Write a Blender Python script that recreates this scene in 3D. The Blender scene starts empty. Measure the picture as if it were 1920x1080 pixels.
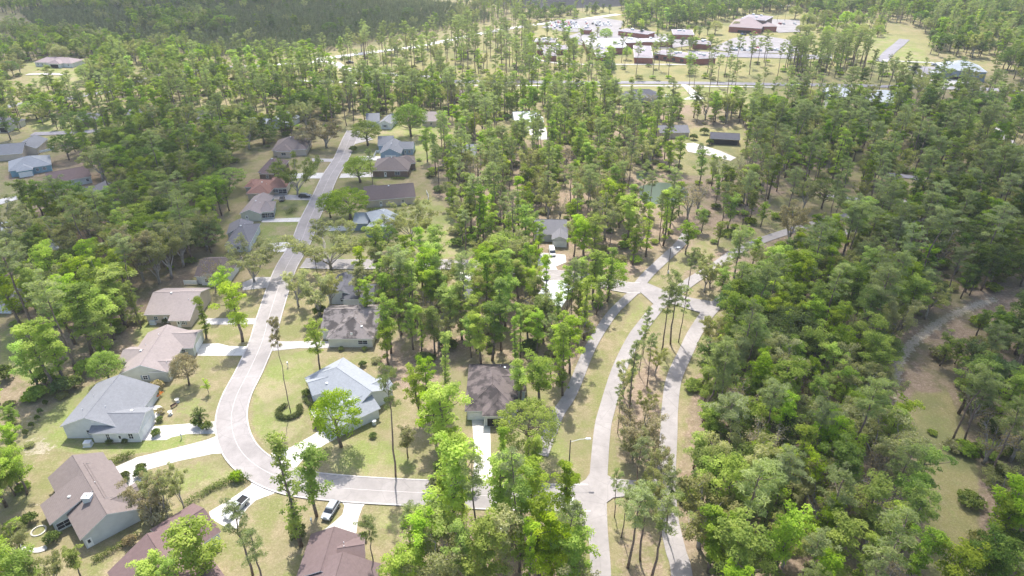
import bpy, bmesh, math, random
import numpy as np
from mathutils import Vector, Matrix
R = math.radians
# ---------------------------------------------------------------- camera, sky, sun, exposure
scn = bpy.context.scene
CAMH = 105.0; PITCH = R(30); FPX = 1280.0
cd = bpy.data.cameras.new('camera'); cam = bpy.data.objects.new('camera', cd)
scn.collection.objects.link(cam); scn.camera = cam
cam.location = (0, 0, CAMH); cam.rotation_euler = (R(90) - PITCH, 0, 0)
cd.sensor_width = 36; cd.lens = 36 * FPX / 1920; cd.clip_start = 1; cd.clip_end = 6000
SUN_EL, SUN_AZ = 60.0, -7.0          # azimuth measured from +Y, negative = towards -X
sv = Vector((math.sin(R(SUN_AZ)) * math.cos(R(SUN_EL)), math.cos(R(SUN_AZ)) * math.cos(R(SUN_EL)), math.sin(R(SUN_EL))))
w = bpy.data.worlds.new('World'); scn.world = w; w.use_nodes = True
nt = w.node_tree; bg = nt.nodes['Background']; sky = nt.nodes.new('ShaderNodeTexSky')
sky.sky_type = 'NISHITA'; sky.sun_disc = False; sky.sun_elevation = R(SUN_EL); sky.sun_rotation = R(SUN_AZ)
sky.dust_density = 2.5; nt.links.new(sky.outputs[0], bg.inputs[0]); bg.inputs[1].default_value = 0.15
sl = bpy.data.lights.new('sun', 'SUN'); sl.energy = 3.5; sl.angle = R(0.6); sl.color = (1.0, 0.955, 0.89)
so = bpy.data.objects.new('sun', sl); scn.collection.objects.link(so); so.rotation_euler = sv.to_track_quat('Z', 'Y').to_euler()
vs = scn.view_settings; vs.view_transform = 'Standard'; vs.look = 'None'; vs.gamma = 1; vs.exposure = 1.22
cy = scn.cycles; cy.max_bounces = 6; cy.diffuse_bounces = 3; cy.glossy_bounces = 2; cy.transmission_bounces = 3
cy.transparent_max_bounces = 6; cy.volume_bounces = 0; cy.caustics_reflective = False; cy.caustics_refractive = False
cy.use_denoising = True
C = scn.collection
# ---------------------------------------------------------------- helpers
def G(px, py, z=0.0):
    """point of the real place at height z that the drone sees at a photo pixel"""
    x = (px - 960) / FPX; y = (540 - py) / FPX
    dy = math.cos(PITCH) + y * math.sin(PITCH); dz = -math.sin(PITCH) + y * math.cos(PITCH)
    t = (z - CAMH) / dz
    return (x * t, dy * t)
def PX(X, Y, Z=0.0):
    z = Z - CAMH; d = Y * math.cos(PITCH) - z * math.sin(PITCH); u = Y * math.sin(PITCH) + z * math.cos(PITCH)
    return (960 + FPX * X / d, 540 - FPX * u / d)
def tag(o, label=None, cat=None, group=None, kind=None):
    if label: o['label'] = label
    if cat: o['category'] = cat
    if group: o['group'] = group
    if kind: o['kind'] = kind
    return o
def empty(name, loc=(0, 0, 0), rz=0.0, sc=1.0):
    o = bpy.data.objects.new(name, None); C.objects.link(o); o.location = loc; o.rotation_euler = (0, 0, rz); o.scale = (sc,) * 3
    o.empty_display_size = 0.2
    return o
class MB:
    """collects polygons, then links them as one mesh object"""
    def __init__(s): s.v = []; s.f = []; s.m = []
    def poly(s, pts, m=0):
        b = len(s.v); s.v += [tuple(p) for p in pts]; s.f.append(tuple(range(b, b + len(pts)))); s.m.append(m)
    def hexa(s, p, m=0, mt=None):       # p: 8 points, bottom 4 ccw then top 4
        b = len(s.v); s.v += [tuple(q) for q in p]
        for k, f in enumerate(((3, 2, 1, 0), (4, 5, 6, 7), (0, 1, 5, 4), (1, 2, 6, 5), (2, 3, 7, 6), (3, 0, 4, 7))):
            s.f.append(tuple(b + i for i in f)); s.m.append(mt if (mt is not None and k == 1) else m)
    def box(s, x0, y0, z0, x1, y1, z1, m=0):
        s.hexa([(x0, y0, z0), (x1, y0, z0), (x1, y1, z0), (x0, y1, z0), (x0, y0, z1), (x1, y0, z1), (x1, y1, z1), (x0, y1, z1)], m)
    def tube(s, pts, rad, n=6, m=0, cap=True):
        pts = [Vector(p) for p in pts]; b = len(s.v); K = len(pts)
        for i, p in enumerate(pts):
            d = (pts[min(i + 1, K - 1)] - pts[max(i - 1, 0)])
            d = d.normalized() if d.length > 1e-6 else Vector((0, 0, 1))
            a = d.cross(Vector((0, 0, 1)) if abs(d.z) < .9 else Vector((1, 0, 0))).normalized(); c = d.cross(a)
            r = rad[i] if hasattr(rad, '__len__') else rad
            for k in range(n):
                t = 2 * math.pi * k / n; s.v.append(tuple(p + (a * math.cos(t) + c * math.sin(t)) * r))
        for i in range(K - 1):
            for k in range(n):
                s.f.append((b + i * n + k, b + i * n + (k + 1) % n, b + (i + 1) * n + (k + 1) % n, b + (i + 1) * n + k)); s.m.append(m)
        if cap:
            s.f.append(tuple(b + k for k in range(n))[::-1]); s.m.append(m)
            s.f.append(tuple(b + (K - 1) * n + k for k in range(n))); s.m.append(m)
    def disc(s, c, r, z0, z1, n=16, m=0, axis='z'):
        a, b_ = (Vector(c) + Vector((0, 0, z0)), Vector(c) + Vector((0, 0, z1)))
        s.tube([a, b_], r, n, m)
    def mesh(s, name, mats, smooth=False):
        me = bpy.data.meshes.new(name); me.from_pydata(s.v, [], s.f); me.update()
        for k in (mats if isinstance(mats, (list, tuple)) else [mats]): me.materials.append(k)
        me.polygons.foreach_set('material_index', s.m)
        if smooth: me.polygons.foreach_set('use_smooth', [True] * len(s.f))
        return me
    def build(s, name, mats, parent=None, smooth=False, loc=None):
        o = bpy.data.objects.new(name, s.mesh(name, mats, smooth)); C.objects.link(o); o.parent = parent
        if loc: o.location = loc
        return o
# ---------------------------------------------------------------- materials
class NT:
    def __init__(s, name):
        s.m = bpy.data.materials.new(name); s.m.use_nodes = True; s.t = s.m.node_tree
        s.b = s.t.nodes['Principled BSDF']; s.out = s.t.nodes['Material Output']
    def n(s, typ, **kw):
        o = s.t.nodes.new(typ)
        for k, v in kw.items():
            if k.startswith('i_'): o.inputs[k[2:]].default_value = v
            elif k.startswith('n_'): o.inputs[int(k[2:])].default_value = v
            else: setattr(o, k, v)
        return o
    def l(s, a, b): s.t.links.new(a, b)
    def coord(s, which='Object'): return s.n('ShaderNodeTexCoord').outputs[which]
    def noise(s, vec, scale, detail=4, rough=.55):
        o = s.n('ShaderNodeTexNoise'); o.inputs['Scale'].default_value = scale; o.inputs['Detail'].default_value = detail
        o.inputs['Roughness'].default_value = rough
        if vec: s.l(vec, o.inputs['Vector'])
        return o.outputs['Fac']
    def ramp(s, fac, stops):
        o = s.n('ShaderNodeValToRGB'); e = o.color_ramp.elements
        while len(e) < len(stops): e.new(.5)
        for i, (p, c) in enumerate(stops): e[i].position = p; e[i].color = (*c, 1) if len(c) == 3 else c
        s.l(fac, o.inputs[0]); return o.outputs[0]
    def rng(s, fac, a, b, c=0., d=1.):
        o = s.n('ShaderNodeMapRange'); s.l(fac, o.inputs[0])
        for i, v in enumerate((a, b, c, d)): o.inputs[i + 1].default_value = v
        return o.outputs[0]
    def mix(s, fac, a, b, mode='MIX'):
        o = s.n('ShaderNodeMix', data_type='RGBA', blend_type=mode)
        for idx, v in ((0, fac), (6, a), (7, b)):
            if isinstance(v, (int, float)): o.inputs[idx].default_value = v
            elif isinstance(v, tuple): o.inputs[idx].default_value = (*v, 1)
            else: s.l(v, o.inputs[idx])
        return o.outputs[2]
    def math(s, op, a, b=0.):
        o = s.n('ShaderNodeMath', operation=op)
        for i, v in enumerate((a, b)):
            if isinstance(v, (int, float)): o.inputs[i].default_value = v
            else: s.l(v, o.inputs[i])
        return o.outputs[0]
    def bump(s, h, dist=.02, st=.5):
        o = s.n('ShaderNodeBump'); o.inputs['Distance'].default_value = dist; o.inputs['Strength'].default_value = st
        s.l(h, o.inputs['Height']); s.l(o.outputs[0], s.b.inputs['Normal'])
    def fin(s, col, rough=.9, spec=.2, metal=0.):
        if isinstance(col, tuple): s.b.inputs['Base Color'].default_value = (*col, 1)
        else: s.l(col, s.b.inputs['Base Color'])
        s.b.inputs['Roughness'].default_value = rough; s.b.inputs['Specular IOR Level'].default_value = spec
        s.b.inputs['Metallic'].default_value = metal
        return s.m
def sc3(c, k): return tuple(min(1, x * k) for x in c)
def plain(name, c, rough=.8, spec=.2, metal=0., var=.08):
    t = NT(name); co = t.coord(); f = t.noise(co, 1.3, 5)
    return t.fin(t.mix(t.rng(f, .3, .7), sc3(c, 1 - var), sc3(c, 1 + var)), rough, spec, metal)
def shingle(name, c, stain=0.0, metal=False):
    t = NT(name); co = t.coord('Object'); big = t.noise(co, .18, 4); fine = t.noise(co, 7, 2, .8); mid = t.noise(co, 1.6, 4)
    col = t.mix(t.rng(big, .3, .7), sc3(c, .84), sc3(c, 1.12)); col = t.mix(t.rng(fine, .25, .75), col, sc3(c, 1.3)) if not metal else col
    col = t.mix(t.math('MULTIPLY', t.rng(mid, .35, .75), .35), col, sc3(c, .62))
    wv = t.n('ShaderNodeTexWave', bands_direction='Z'); wv.inputs['Scale'].default_value = 3.2; wv.inputs['Distortion'].default_value = .6
    t.l(co, wv.inputs['Vector'])
    col = t.mix(t.math('MULTIPLY', wv.outputs['Fac'], .22), col, sc3(c, .6))
    if stain:
        st = t.noise(co, .32, 5, .62); col = t.mix(t.math('MULTIPLY', t.rng(st, .47, .56), stain), col, (.035, .032, .032))
    t.bump(fine, .02, .4)
    return t.fin(col, .65 if metal else .95, .25 if metal else .12)
def siding(name, c):
    t = NT(name); co = t.coord('Object'); wv = t.n('ShaderNodeTexWave', bands_direction='Z', wave_profile='SAW')
    wv.inputs['Scale'].default_value = 1.6; wv.inputs['Distortion'].default_value = 0; t.l(co, wv.inputs['Vector'])
    f = t.noise(co, .8, 5); col = t.mix(t.rng(f, .3, .7), sc3(c, .9), sc3(c, 1.05)); col = t.mix(t.math('MULTIPLY', wv.outputs['Fac'], .2), col, sc3(c, .6))
    return t.fin(col, .7, .25)
def brick(name, c):
    t = NT(name); co = t.coord('Object'); b = t.n('ShaderNodeTexNoise'); sx = t.n('ShaderNodeSeparateXYZ'); t.l(co, sx.inputs[0])
    cx = t.n('ShaderNodeCombineXYZ'); t.l(t.math('ADD', sx.outputs[0], sx.outputs[1]), cx.inputs[0]); t.l(sx.outputs[2], cx.inputs[1])
    bk = t.n('ShaderNodeTexBrick'); t.l(cx.outputs[0], bk.inputs['Vector']); bk.inputs['Scale'].default_value = 3.5
    bk.inputs['Color1'].default_value = (*sc3(c, 1.15), 1); bk.inputs['Color2'].default_value = (*sc3(c, .75), 1); bk.inputs['Mortar'].default_value = (.3, .26, .23, 1)
    bk.inputs['Mortar Size'].default_value = .012
    return t.fin(t.mix(t.rng(t.noise(co, .5), .3, .7), bk.outputs[0], sc3(c, .8)), .9, .15)
def leafmat(name, a, b, trans=.45, hue=.02):
    """two real leaf colours mixed per leaf clump (attribute) and per tree (random)"""
    t = NT(name); at = t.n('ShaderNodeAttribute', attribute_name='tint'); oi = t.n('ShaderNodeObjectInfo')
    col = t.mix(at.outputs['Fac'], a, b)
    hs = t.n('ShaderNodeHueSaturation'); t.l(col, hs.inputs['Color'])
    t.l(t.rng(oi.outputs['Random'], 0, 1, .5 - hue * 1.2, .5 + hue * .35), hs.inputs['Hue'])
    r2 = t.math('FRACT', t.math('MULTIPLY', oi.outputs['Random'], 7.31)); t.l(t.rng(r2, 0, 1, .76, 1.2), hs.inputs['Value'])
    r3 = t.math('FRACT', t.math('MULTIPLY', oi.outputs['Random'], 13.7)); t.l(t.rng(r3, 0, 1, .82, 1.12), hs.inputs['Saturation'])
    d = t.n('ShaderNodeBsdfDiffuse'); tr = t.n('ShaderNodeBsdfTranslucent'); mx = t.n('ShaderNodeMixShader'); mx.inputs[0].default_value = trans
    t.l(hs.outputs[0], d.inputs[0])
    t2 = t.mix(1.0, hs.outputs[0], (1.25, 1.4, .6), 'MULTIPLY'); t.l(t2, tr.inputs[0])
    t.l(d.outputs[0], mx.inputs[1]); t.l(tr.outputs[0], mx.inputs[2]); t.l(mx.outputs[0], t.out.inputs[0])
    return t.m
M = {}
M['white'] = plain('white_paint', (.74, .74, .72), .5, .3); M['cream'] = siding('cream_siding', (.62, .60, .50)); M['whites'] = siding('white_siding', (.68, .69, .69))
M['grey_s'] = siding('grey_siding', (.54, .56, .55)); M['blue_s'] = siding('blue_siding', (.30, .40, .50)); M['teal_s'] = siding('teal_siding', (.20, .36, .44))
M['tan_s'] = siding('tan_siding', (.55, .46, .37)); M['sage_s'] = siding('sage_siding', (.56, .56, .47)); M['slate_s'] = siding('slate_siding', (.26, .31, .35))
M['brick'] = brick('red_brick', (.26, .105, .075)); M['brickd'] = brick('brown_brick', (.22, .15, .115)); M['bricks'] = brick('school_brick', (.34, .12, .085))
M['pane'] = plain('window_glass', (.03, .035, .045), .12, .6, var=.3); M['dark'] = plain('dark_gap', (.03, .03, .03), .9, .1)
M['metalbox'] = plain('pale_metal', (.6, .62, .62), .5, .4); M['bark'] = plain('bark', (.17, .135, .11), .95, .1, var=.45); M['barkp'] = plain('pine_bark', (.20, .15, .125), .95, .1, var=.4)
M['barkg'] = plain('grey_bark', (.32, .29, .26), .95, .1, var=.3); M['tyre'] = plain('rubber', (.02, .02, .02), .8); M['rim'] = plain('wheel_metal', (.5, .5, .5), .35, .5, .6)
M['wood'] = plain('weathered_wood', (.16, .11, .08), .9, .1, var=.3); M['pole'] = plain('dark_pole', (.07, .065, .06), .7, .3); M['orange'] = plain('orange_flower', (.75, .22, .03), .8)
M['red'] = plain('red_flower', (.35, .08, .07), .8); M['stone'] = plain('pale_stone', (.5, .48, .42), .9, var=.25)
RF = dict(brown=shingle('brown_shingle', (.162, .135, .126)), brownd=shingle('dark_brown_shingle', (.095, .078, .078)), blue=shingle('blue_grey_shingle', (.175, .18, .192)),
    beige=shingle('beige_shingle', (.245, .21, .20)), mauve=shingle('mauve_shingle', (.145, .107, .104)), red=shingle('red_brown_shingle', (.145, .10, .096)),
    stain=shingle('stained_shingle', (.175, .155, .15), .8), stain2=shingle('streaked_shingle', (.13, .108, .105), .75), pale=shingle('pale_blue_shingle', (.245, .26, .28)),
    rust=shingle('terracotta_shingle', (.22, .125, .10)), grey=shingle('grey_shingle', (.15, .148, .16)), metal=shingle('pale_metal_roof', (.30, .33, .35), 0, True),
    white=shingle('white_metal_roof', (.48, .51, .51), 0, True), dgrey=shingle('dark_grey_shingle', (.095, .095, .11)), school=shingle('pale_flat_roof', (.25, .225, .24)),
    schoolw=shingle('white_flat_roof', (.34, .325, .335)), gym=shingle('rosy_roof', (.25, .205, .205)))
def asphalt(name, c):
    t = NT(name); co = t.coord('Object'); a = t.noise(co, .12, 5, .65); f = t.noise(co, 9, 2, .7); m = t.noise(co, .9, 6, .7)
    col = t.mix(t.rng(a, .35, .65), sc3(c, .8), sc3(c, 1.16)); col = t.mix(t.math('MULTIPLY', t.rng(m, .45, .7), .42), col, sc3(c, .66)); col = t.mix(t.math('MULTIPLY', f, .18), col, sc3(c, 1.5))
    vo = t.n('ShaderNodeTexVoronoi', feature='DISTANCE_TO_EDGE'); vo.inputs['Scale'].default_value = .16; t.l(co, vo.inputs['Vector'])
    col = t.mix(t.math('MULTIPLY', t.rng(vo.outputs['Distance'], 0, .012, 1, 0), .35), col, sc3(c, .5))
    if 'conc' in name:
        bk = t.n('ShaderNodeTexBrick'); t.l(co, bk.inputs['Vector']); bk.inputs['Scale'].default_value = .3; bk.inputs['Mortar Size'].default_value = .006; bk.offset = 0
        bk.inputs['Brick Width'].default_value = 1; bk.inputs['Row Height'].default_value = 1; bk.inputs['Color1'].default_value = bk.inputs['Color2'].default_value = (1, 1, 1, 1); bk.inputs['Mortar'].default_value = (.45, .43, .4, 1)
        col = t.mix(1.0, col, bk.outputs[0], 'MULTIPLY')
    t.bump(f, .01, .3); return t.fin(col, .9, .15)
M['asph'] = asphalt('asphalt_old', (.265, .245, .235)); M['asph2'] = asphalt('asphalt_far', (.21, .20, .215)); M['conc'] = asphalt('concrete', (.5, .48, .45)); M['concg'] = asphalt('grey_concrete', (.36, .34, .33))
M['kerb'] = asphalt('kerb_concrete', (.42, .39, .375)); M['line'] = plain('road_paint', (.72, .7, .68), .7); M['linef'] = plain('worn_paint', (.42, .385, .375), .8)
M['concf'] = asphalt('far_car_park', (.24, .225, .225)); M['sandm'] = asphalt('white_sand', (.5, .46, .42))
# ---------------------------------------------------------------- roads (pixel traces turned into ground points)
def gpl(pts): return [Vector((*G(x, y), 0)) for x, y in pts]
def smooth(pts, n=6):
    P = [pts[0] * 2 - pts[1]] + pts + [pts[-1] * 2 - pts[-2]]; out = []
    for i in range(1, len(P) - 2):
        a, b, c, d = P[i - 1], P[i], P[i + 1], P[i + 2]
        for k in range(n):
            t = k / n; out.append(.5 * ((2 * b) + (c - a) * t + (2 * a - 5 * b + 4 * c - d) * t * t + (3 * b - a - 3 * c + d) * t ** 3))
    out.append(P[-2]); return out
HARD = []      # (polyline, halfwidth) and polygons that trees keep off
POLYS = []
def offset(path, d):
    out = []
    for i, p in enumerate(path):
        t = (path[min(i + 1, len(path) - 1)] - path[max(i - 1, 0)]).normalized(); out.append(p + Vector((-t.y, t.x, 0)) * d)
    return out
def ribbon(path, a, b, z, name, mat, parent=None, h=None, mb=None):
    L, Rr = offset(path, a), offset(path, b)
    if name == 'path':
        jr = random.Random(2)
        for q_ in L + Rr: q_ += Vector((jr.uniform(-.55, .55), jr.uniform(-.55, .55), 0))
    m = mb or MB()
    for i in range(len(path) - 1):
        q = [L[i], Rr[i], Rr[i + 1], L[i + 1]]
        if h is None: m.poly([(p.x, p.y, z) for p in q][::-1] if a < b else [(p.x, p.y, z) for p in q])
        else:
            m.hexa([(p.x, p.y, z - .05) for p in q] + [(p.x, p.y, z + h) for p in q])
    return m if mb else m.build(name, mat, parent)
ZR = [0.03]
def road(label, pts, width, mat='asph', kerb=True, line=None, name='road', n=6, px=True):
    path = smooth(gpl(pts) if px else [Vector((*p, 0)) for p in pts], n); ZR[0] += .006; z = ZR[0]
    o = ribbon(path, width / 2, -width / 2, z, name, M[mat]); tag(o, label, kind='structure')
    if kerb:
        for s in (-1, 1): ribbon(path, s * width / 2 - .15, s * width / 2 + .17, z, 'kerb', M['kerb'], o, .06 if kerb == 1 else .1)
    if line: ribbon(path, line / 2, -line / 2, z + .02, 'centre_line', M['linef'], o)
    HARD.append((path, width / 2)); return o, path, z
def pad(label, pts, mat='conc', name='driveway', px=True, z=None, sm=False):
    P = gpl(pts) if px else [Vector((*p, 0)) for p in pts]
    if sm: P = smooth(P + [P[0]], 5)[:-1]
    ZR[0] += .004; z = z or ZR[0]; bm = bmesh.new(); vs_ = [bm.verts.new((p.x, p.y, z)) for p in P]; f = bm.faces.new(vs_)
    bmesh.ops.recalc_face_normals(bm, faces=[f]); f.normal_update()
    if f.normal.z < 0: f.normal_flip()
    bmesh.ops.triangulate(bm, faces=[f]); me = bpy.data.meshes.new(name); bm.to_mesh(me); bm.free(); me.materials.append(M[mat])
    o = bpy.data.objects.new(name, me); C.objects.link(o); tag(o, label, kind='structure'); POLYS.append([(p.x, p.y) for p in P]); return o
pad('pale concrete driveway of the grey shingled house on the curve', [(272, 801), (407, 790), (412, 813), (350, 814), (322, 820), (312, 825), (258, 826)])
pad('wide white driveway of the brown chimney house', [(206, 880), (256, 858), (325, 841), (387, 825), (410, 816), (428, 850), (400, 851), (337, 864), (280, 880), (266, 886), (270, 905), (280, 925), (292, 950), (280, 954), (262, 932), (240, 916), (225, 898)])
pad('white driveway with the silver pickup', [(478, 890), (536, 914), (510, 927), (480, 938), (465, 952), (451, 970), (446, 992), (425, 990), (395, 972), (392, 960), (432, 936), (470, 910)])
pad('white driveway of the light blue roofed house', [(508, 850), (545, 839), (583, 818), (610, 800), (640, 790), (672, 803), (640, 818), (612, 832), (572, 857), (556, 876), (530, 868)])
pad('white flared driveway beside the parked grey car', [(634, 933), (690, 937), (679, 952), (672, 972), (667, 1006), (604, 996), (625, 980), (642, 965), (646, 948)])
pad('shaded white driveway of the beige roofed house', [(370, 645), (410, 644), (430, 649), (475, 650), (470, 667), (450, 667), (370, 667)])
pad('driveway of the tan brick house', [(385, 597), (500, 597), (497, 608), (385, 609)], 'concg')
pad('dappled driveway of the stained grey roof house', [(500, 646), (516, 640), (618, 640), (618, 653), (560, 653), (495, 660)], 'concg')
pad('narrow white driveway of the dark brown hip roof house', [(884, 778), (919, 780), (920, 850), (925, 910), (885, 908), (890, 850)])
pad('white driveway of the cream house by the street', [(492, 411), (572, 408), (570, 416), (490, 417)])
pad('grey driveway of the terracotta roof house', [(500, 364), (592, 367), (592, 376), (505, 374)], 'concg')
pad('pale driveway behind the spreading street tree', [(527, 326), (614, 324), (610, 335), (525, 334)])
pad('pale driveway of the mauve roofed house', [(585, 297), (630, 298), (628, 304), (585, 303)], 'concg')
pad('white driveway of the blue grey gabled house', [(672, 293), (716, 293), (716, 301), (668, 301)])
pad('white driveway of the brick hip roof house', [(640, 326), (702, 323), (702, 332), (636, 334)])
pad('pale driveway of the metal roofed house', [(596, 424), (690, 424), (690, 432), (592, 434)])
pad('sandy driveway with the white parked van', [(1015, 474), (1060, 478), (1062, 492), (1042, 500), (1048, 512), (1004, 512), (1008, 490)])
pad('white driveway behind the white roofed house', [(1032, 518), (1062, 520), (1060, 548), (1024, 546)])
pad('pale driveway south of the cross street', [(858, 500), (888, 502), (890, 530), (862, 530)])
pad('grey driveway of the brown house at the corner', [(455, 530), (480, 520), (524, 520), (520, 533), (500, 540), (455, 545)], 'concg')
pad('driveway of the grey hipped house', [(505, 456), (553, 454), (548, 470), (520, 474), (500, 468)], 'conc')
pad('pale drive at the left edge', [(0, 374), (30, 367), (34, 374), (0, 384)])
pad('drive of the white roofed house among pines', [(985, 238), (1022, 238), (1030, 262), (1000, 262)])
pad('curved white drive of the dark roofed house', [(1276, 157), (1290, 160), (1312, 178), (1322, 186), (1280, 187), (1296, 180)])
pad('pale drive in the sunny clearing', [(1280, 270), (1300, 268), (1350, 283), (1380, 296), (1370, 302), (1330, 292), (1290, 285)], 'sandm')
pad('pale drive by the blue grey house far up the street', [(650, 262), (690, 255), (700, 262), (660, 272)], 'concg')
pad('front path bent around the flower bed', [(277, 762), (300, 761), (306, 765), (304, 773), (286, 802), (272, 802), (293, 773), (294, 769), (277, 769)], name='footpath')
pad('curved front path of the light blue roofed house', [(600, 751), (589, 754), (581, 763), (583, 775), (592, 785), (603, 790), (609, 783), (597, 775), (596, 765), (606, 758)], name='footpath')
pad('white round patio by the dark hip roof house', [(889, 802), (893, 797), (899, 797), (903, 802), (900, 808), (892, 808)], name='patio')
pad('curved pale path in the bottom left garden', [(38, 1020), (50, 1026), (70, 1028), (86, 1023), (88, 1031), (70, 1037), (46, 1034), (37, 1027)], name='footpath', sm=True)
# cul-de-sac style residential street, up the hill to the north
o_, main_path, z_ = road('main curving residential street', [(664, 245), (655, 262), (640, 297), (619, 331), (602, 368), (580, 413), (564, 455), (534, 508), (506, 590), (492, 640), (468, 695), (443, 745), (434, 790), (447, 838), (483, 875), (545, 903), (640, 916), (792, 925), (960, 932), (1105, 934)], 6.9, line=.13, kerb=1, n=10)
road('cross street between the corner and the parkway', [(568, 494), (640, 496), (735, 496), (860, 497), (935, 501), (1010, 513), (1080, 521), (1165, 538), (1200, 541)], 6.4, kerb=1, line=.13)
road('west carriageway of the parkway', [(1127, 1200), (1126, 1072), (1121, 990), (1121, 915), (1129, 810), (1139, 765), (1161, 693), (1188, 636), (1211, 604), (1236, 574), (1262, 558)], 3.7, kerb=False, n=8)
road('east carriageway of the parkway', [(1290, 1200), (1277, 1070), (1266, 1030), (1252, 960), (1250, 885), (1254, 810), (1256, 765), (1264, 710), (1287, 658), (1305, 621), (1335, 580), (1385, 540), (1465, 487), (1550, 446), (1605, 432), (1665, 424), (1740, 412)], 3.8, kerb=False, n=8)
road('road rising past the tan budding tree', [(1245, 566), (1300, 525), (1335, 504), (1385, 470), (1440, 447), (1523, 421), (1570, 409), (1620, 399)], 3.8, kerb=False)
road('narrow lane from the junction to the woods', [(1190, 545), (1215, 515), (1238, 493), (1276, 457), (1290, 435)], 3.6, kerb=False)
road('shaded side lane left of the parkway', [(1197, 541), (1174, 562), (1145, 592), (1108, 650), (1072, 735), (1047, 775), (1030, 815), (1015, 855)], 3.0, kerb=False)
pad('junction paving of the parkway', [(1180, 533), (1215, 532), (1258, 550), (1300, 560), (1335, 566), (1315, 588), (1290, 580), (1258, 570), (1238, 582), (1222, 568), (1200, 548), (1180, 551)], 'asph', 'road')
pad('flared mouth of the residential street', [(1085, 908), (1098, 900), (1108, 885), (1118, 885), (1118, 1010), (1104, 1000), (1085, 978), (1066, 962), (1055, 953), (1055, 916)], 'asph', 'road')
pad('road surface where the pine shades the crossover', [(1135, 890), (1150, 898), (1190, 902), (1245, 898), (1246, 932), (1190, 930), (1150, 934), (1135, 945)], 'asph', 'road')
# stop line and lane line
mk = MB(); zz = ZR[0] + .03
for q in ([(1069, 936), (1075, 936), (1075, 966), (1069, 961)], [(1040, 934), (1075, 934), (1075, 937), (1040, 937)], [(1066, 957), (1075, 957), (1075, 968), (1066, 961)]):
    mk.poly([(*G(*p), zz + .004 * len(mk.f)) for p in q][::-1])
tag(mk.build('road_marking', M['line']), 'white stop line where the street meets the parkway', kind='structure')
# far roads
road('far road past the school', [(690, 153), (760, 153), (850, 153), (960, 154), (1165, 155), (1300, 156), (1425, 158), (1560, 160), (1690, 163)], 7, 'asph2', kerb=False)
road('far sidewalk along the school road', [(850, 160), (1000, 161), (1165, 161.5), (1300, 162), (1450, 164)], 2, 'conc', kerb=False, name='footpath')
road('sidewalk round the school lawn', [(1000, 100), (1010, 112), (1060, 120), (1147, 121), (1240, 121), (1300, 121), (1322, 116), (1312, 106), (1296, 97)], 2.4, 'conc', kerb=False, name='footpath')
road('far curving road behind the pines', [(590, 112), (640, 106), (700, 98), (780, 88), (860, 72), (940, 56), (1010, 46), (1080, 38), (1160, 27)], 8, 'conc', kerb=False)
road('far sandy road by the field', [(510, 122), (560, 119), (620, 116), (650, 130), (700, 136), (760, 142), (840, 146)], 6, 'conc', kerb=False)
road('far pale road across the golden lawn', [(560, 152), (610, 153), (690, 157)], 4, 'conc', kerb=False)
road('left far road through the trees', [(-60, 212), (0, 203), (50, 194), (100, 191), (150, 181), (200, 172), (240, 163), (270, 150), (330, 135), (420, 128), (510, 122)], 6.5, 'asph2', kerb=False)
road('short grey street by the left houses', [(60, 252), (110, 250), (160, 248), (200, 244)], 6, 'asph2', kerb=False)
road('left far lane in front of the white ranch', [(50, 140), (90, 139), (120, 140)], 5, 'concg', kerb=False)
road('right edge lane', [(1868, 240), (1885, 258), (1900, 275), (1915, 295), (1928, 320)], 4.5, 'concg', kerb=False)
road('right lane in the woods', [(1550, 368), (1600, 374), (1640, 376), (1700, 378)], 3, 'concg', kerb=False)
road('right lane above the woods', [(1660, 327), (1700, 332), (1730, 337), (1790, 349), (1820, 358), (1850, 372)], 4.5, 'asph2', kerb=False)
road('right far road by the clinic', [(1652, 116), (1668, 98), (1685, 84), (1696, 74)], 8, 'asph2', kerb=False)
road('far sidewalk of the clinic', [(1655, 113), (1700, 116), (1750, 118)], 2.5, 'conc', kerb=False, name='footpath')
road('diagonal clinic sidewalk', [(1706, 131), (1745, 152)], 2.5, 'conc', kerb=False, name='footpath')
road('right clinic road', [(1690, 163), (1760, 165), (1850, 168), (1960, 176)], 8, 'concg', kerb=False)
pad('clinic parking', [(1700, 124), (1755, 126), (1760, 140), (1720, 140)], 'asph2', 'car_park')
pad('clinic forecourt', [(1760, 150), (1815, 145), (1830, 158), (1770, 160)], 'conc', 'car_park')
pad('dark roofed offices car park', [(1545, 165), (1570, 165), (1575, 200), (1545, 203)], 'concg', 'car_park')
pad('school main car park', [(1015, 52), (1045, 38), (1130, 34), (1170, 40), (1160, 62), (1060, 60)], 'concf', 'car_park')
pad('school east car park', [(1375, 72), (1420, 66), (1500, 78), (1500, 100), (1380, 100), (1330, 92)], 'concf', 'car_park')
pad('sports hall apron', [(1430, 36), (1500, 38), (1500, 60), (1460, 62), (1440, 50)], 'concf', 'car_park')
pad('school yard', [(1090, 60), (1280, 66), (1310, 84), (1250, 92), (1150, 90), (1080, 84), (1060, 70)], 'concf', 'car_park')
pad('school service road', [(1290, 96), (1380, 100), (1560, 104), (1560, 112), (1380, 108), (1290, 104)], 'asph2', 'road')
HARD.append((smooth(gpl([(1862, 560), (1815, 578), (1782, 592), (1745, 618), (1715, 640), (1694, 660), (1682, 685), (1680, 720), (1672, 760)])), 1.6))
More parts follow.
